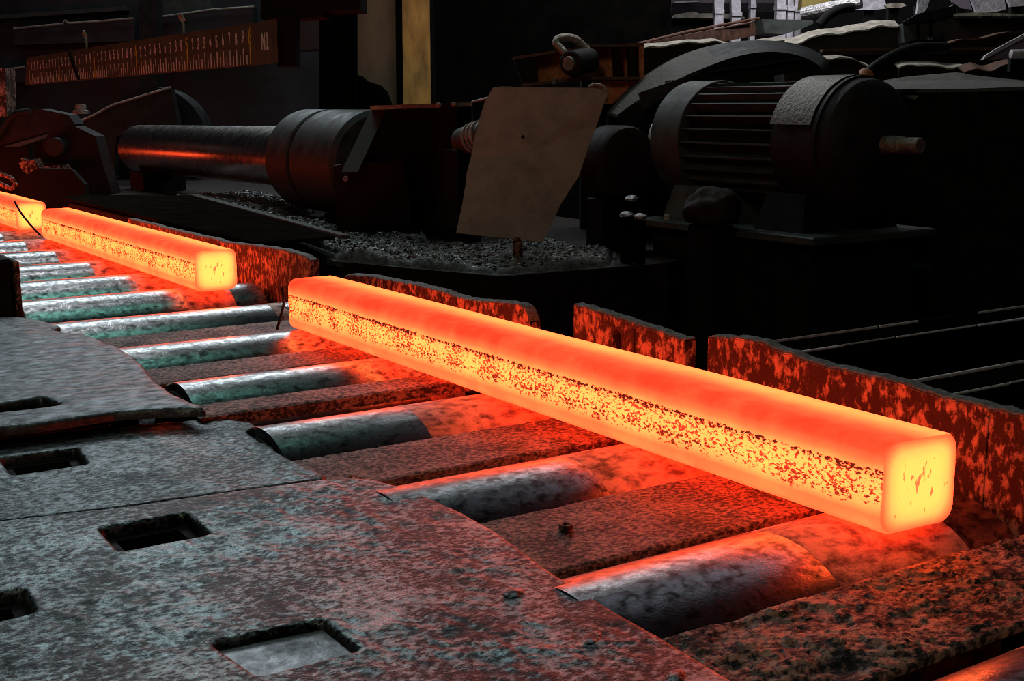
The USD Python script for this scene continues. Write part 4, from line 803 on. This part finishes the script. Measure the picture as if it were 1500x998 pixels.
t.part("ledge", slab([(-8.795,2.323),(-8.149,2.412),(-8.168,2.144),(-8.812,2.099)], 21.6, 22.0), "wall", False)
t.part("painted_glint", tube([(4.710,22.743,2.321),(5.151,22.450,2.388)], .018, 8), "rim", 30)  # short pale tube standing in for a highlight
t = Thing("wall_ledge", "upper faint ledge at the top left corner of the back wall", "ledge", "glinting ledges on the left back wall", tuple(RIGHT * -8.6 + AHEAD * 21.8))
t.part("ledge", slab([(-8.726,3.232),(-7.474,3.320),(-6.451,3.386),(-6.455,3.320),(-7.478,3.254),(-8.731,3.166)], 21.75, 22.0), "green", False)
solo("wall_post", slab([(-5.848,4.006),(-5.549,4.006),(-5.635,1.910),(-5.940,1.910)], 20.5, 20.8), "casing", "dark upright post on the back wall behind the board's middle", "post", smooth=False)
solo("wall_cabinet", slab([(-2.688,2.799),(-2.351,2.831),(-2.362,2.438),(-2.700,2.422)] , 16, 16.5), "wall", "dark cabinet with a glinting top between gantry and post", "cabinet", smooth=False)
t = Thing("hopper_chute", "dark sloping chute with a thin glinting upper edge left of the shaft", "chute", None, tuple(RIGHT * -6 + AHEAD * 16.5))
co = [(-6.667,1.172),(-6.217,1.337),(-5.610,1.527),(-5.098,1.759),(-4.346,1.981),(-4.331,1.930),(-4.508,0.490),(-6.100,0.490),(-6.712,0.578)]
t.part("side", slab([(-5.9, .8) if False else p for p in [(-6.039,1.380),(-5.611,1.509),(-5.099,1.741),(-4.347,1.964),(-4.268,1.449),(-5.077,1.363),(-5.156,0.753),(-5.296,0.622),(-5.725,0.824)]], 16.42, 16.6), "casing", False)
t.part("painted_glint", tube([(3.523,17.348,1.207),(3.897,17.100,1.354),(4.158,16.927,1.449),(4.402,16.764,1.527),(4.603,16.631,1.621),(4.828,16.481,1.759),(5.160,16.261,1.878),(5.454,16.066,1.981)], .016, 8), "rim", 30)  # pale tube stands in for light caught along the chute edge
t.part("edge_ledge", slab([(-6.666,1.190),(-6.216,1.345),(-5.904,1.432),(-5.611,1.509),(-5.613,1.475),(-6.044,1.311),(-6.671,1.120)], 16.3, 16.42), "pale_grey", False)  # pale strip: the lit edge continued in its colour
t.part("drum", lathe([(.4, 0), (.7, .02), (.7, .5), (.6, .55)], AHEAD, np.array([(5.500,16.995,1.298)][0]), 48), "casing", 30)
t.part("leg", slab([(-6.4, .6), (-5.4, .6), (-5.4, 1.3), (-6.4, 1.3)], 16.62, 16.9), "black", False)
t.part("footing", slab([(-6.4, 0), (-5.4, 0), (-5.4, .62), (-6.4, .62)], 16.5, 17.0), "black", False)
t = Thing("clevis_arm", "dark clevis arm with a round pin, lit red from below", "clevis", None, tuple(RIGHT * -5 + AHEAD * 13.4))
t.part("arm", slab([(-4.708,1.079),(-4.811,1.150),(-4.924,1.178),(-4.941,1.349),(-4.823,1.504),(-4.571,1.539),(-4.363,1.434),(-4.308,1.150),(-4.219,0.828),(-4.401,0.807),(-4.548,0.993),(-4.612,1.114)], 13.4, 13.7), "redbrown", False)
t.part("pin", lathe([(.0, 0), (.09, 0), (.1, .01), (.1, .14)], AHEAD, np.array([(3.378,13.663,1.325)][0]), 32), "casing", 30)
t.part("lower_jaw", slab([(-5.111,1.164),(-4.951,1.207),(-4.913,1.121),(-4.667,1.150),(-4.615,1.064),(-4.890,1.036),(-5.074,1.079)], 13.2, 13.4), "guard", False)
t.part("strut", slab([(-5.209,1.207),(-5.139,1.178),(-5.080,0.993),(-5.138,0.993)], 13.5, 13.6), "guard", False)
t.part("stand", slab([(-5.2, 0), (-4.4, 0), (-4.4, 1.0), (-5.2, 1.0)], 13.42, 13.9), "black", False)
solo("black_flap", slab([(-5.002,1.021),(-4.800,1.131),(-4.469,1.117),(-4.340,0.966),(-4.313,0.724),(-5.006,0.759)], 12.9, 13.0), "black", "black flap plate just above the farthest billet", "flap", smooth=False)
t = Thing("curved_pipe", "grey bent pipe and shroud at the left edge above the farthest billet", "pipe", None, tuple(RIGHT * -5.8 + AHEAD * 13.8))
t.part("pipe", tube(smoothline([(2.993,14.579,1.351),(3.063,14.532,1.497),(3.132,14.487,1.613),(3.208,14.436,1.671),(3.320,14.362,1.692)], 6), .035, 12), "casing", 40)
t.part("shroud", slab([(-5.643,1.363),(-5.475,1.626),(-5.337,1.692),(-5.099,1.714),(-4.808,1.655),(-4.740,1.553),(-5.117,1.451),(-5.648,1.304)], 13.9, 14.2), "casing", False)
t.part("cap", lathe([(.0, 0), (.05, .0), (.06, .02), (.06, .06), (.09, .07), (.09, .1)], (0, 0, -1), np.array([(3.803,14.161,1.765)][0]), 20), "tin", 30)
t.part("stand", slab([(-5.9, 0), (-5.3, 0), (-5.3, 1.3), (-5.9, 1.3)], 14.0, 14.15), "black", False)
solo("red_post", slab([(-6.473,2.193),(-6.080,2.193),(-6.104,1.628),(-6.520,1.588)], 15.5, 15.8), "guard", "reddish post at the left edge under the board's left end", "post", smooth=False)
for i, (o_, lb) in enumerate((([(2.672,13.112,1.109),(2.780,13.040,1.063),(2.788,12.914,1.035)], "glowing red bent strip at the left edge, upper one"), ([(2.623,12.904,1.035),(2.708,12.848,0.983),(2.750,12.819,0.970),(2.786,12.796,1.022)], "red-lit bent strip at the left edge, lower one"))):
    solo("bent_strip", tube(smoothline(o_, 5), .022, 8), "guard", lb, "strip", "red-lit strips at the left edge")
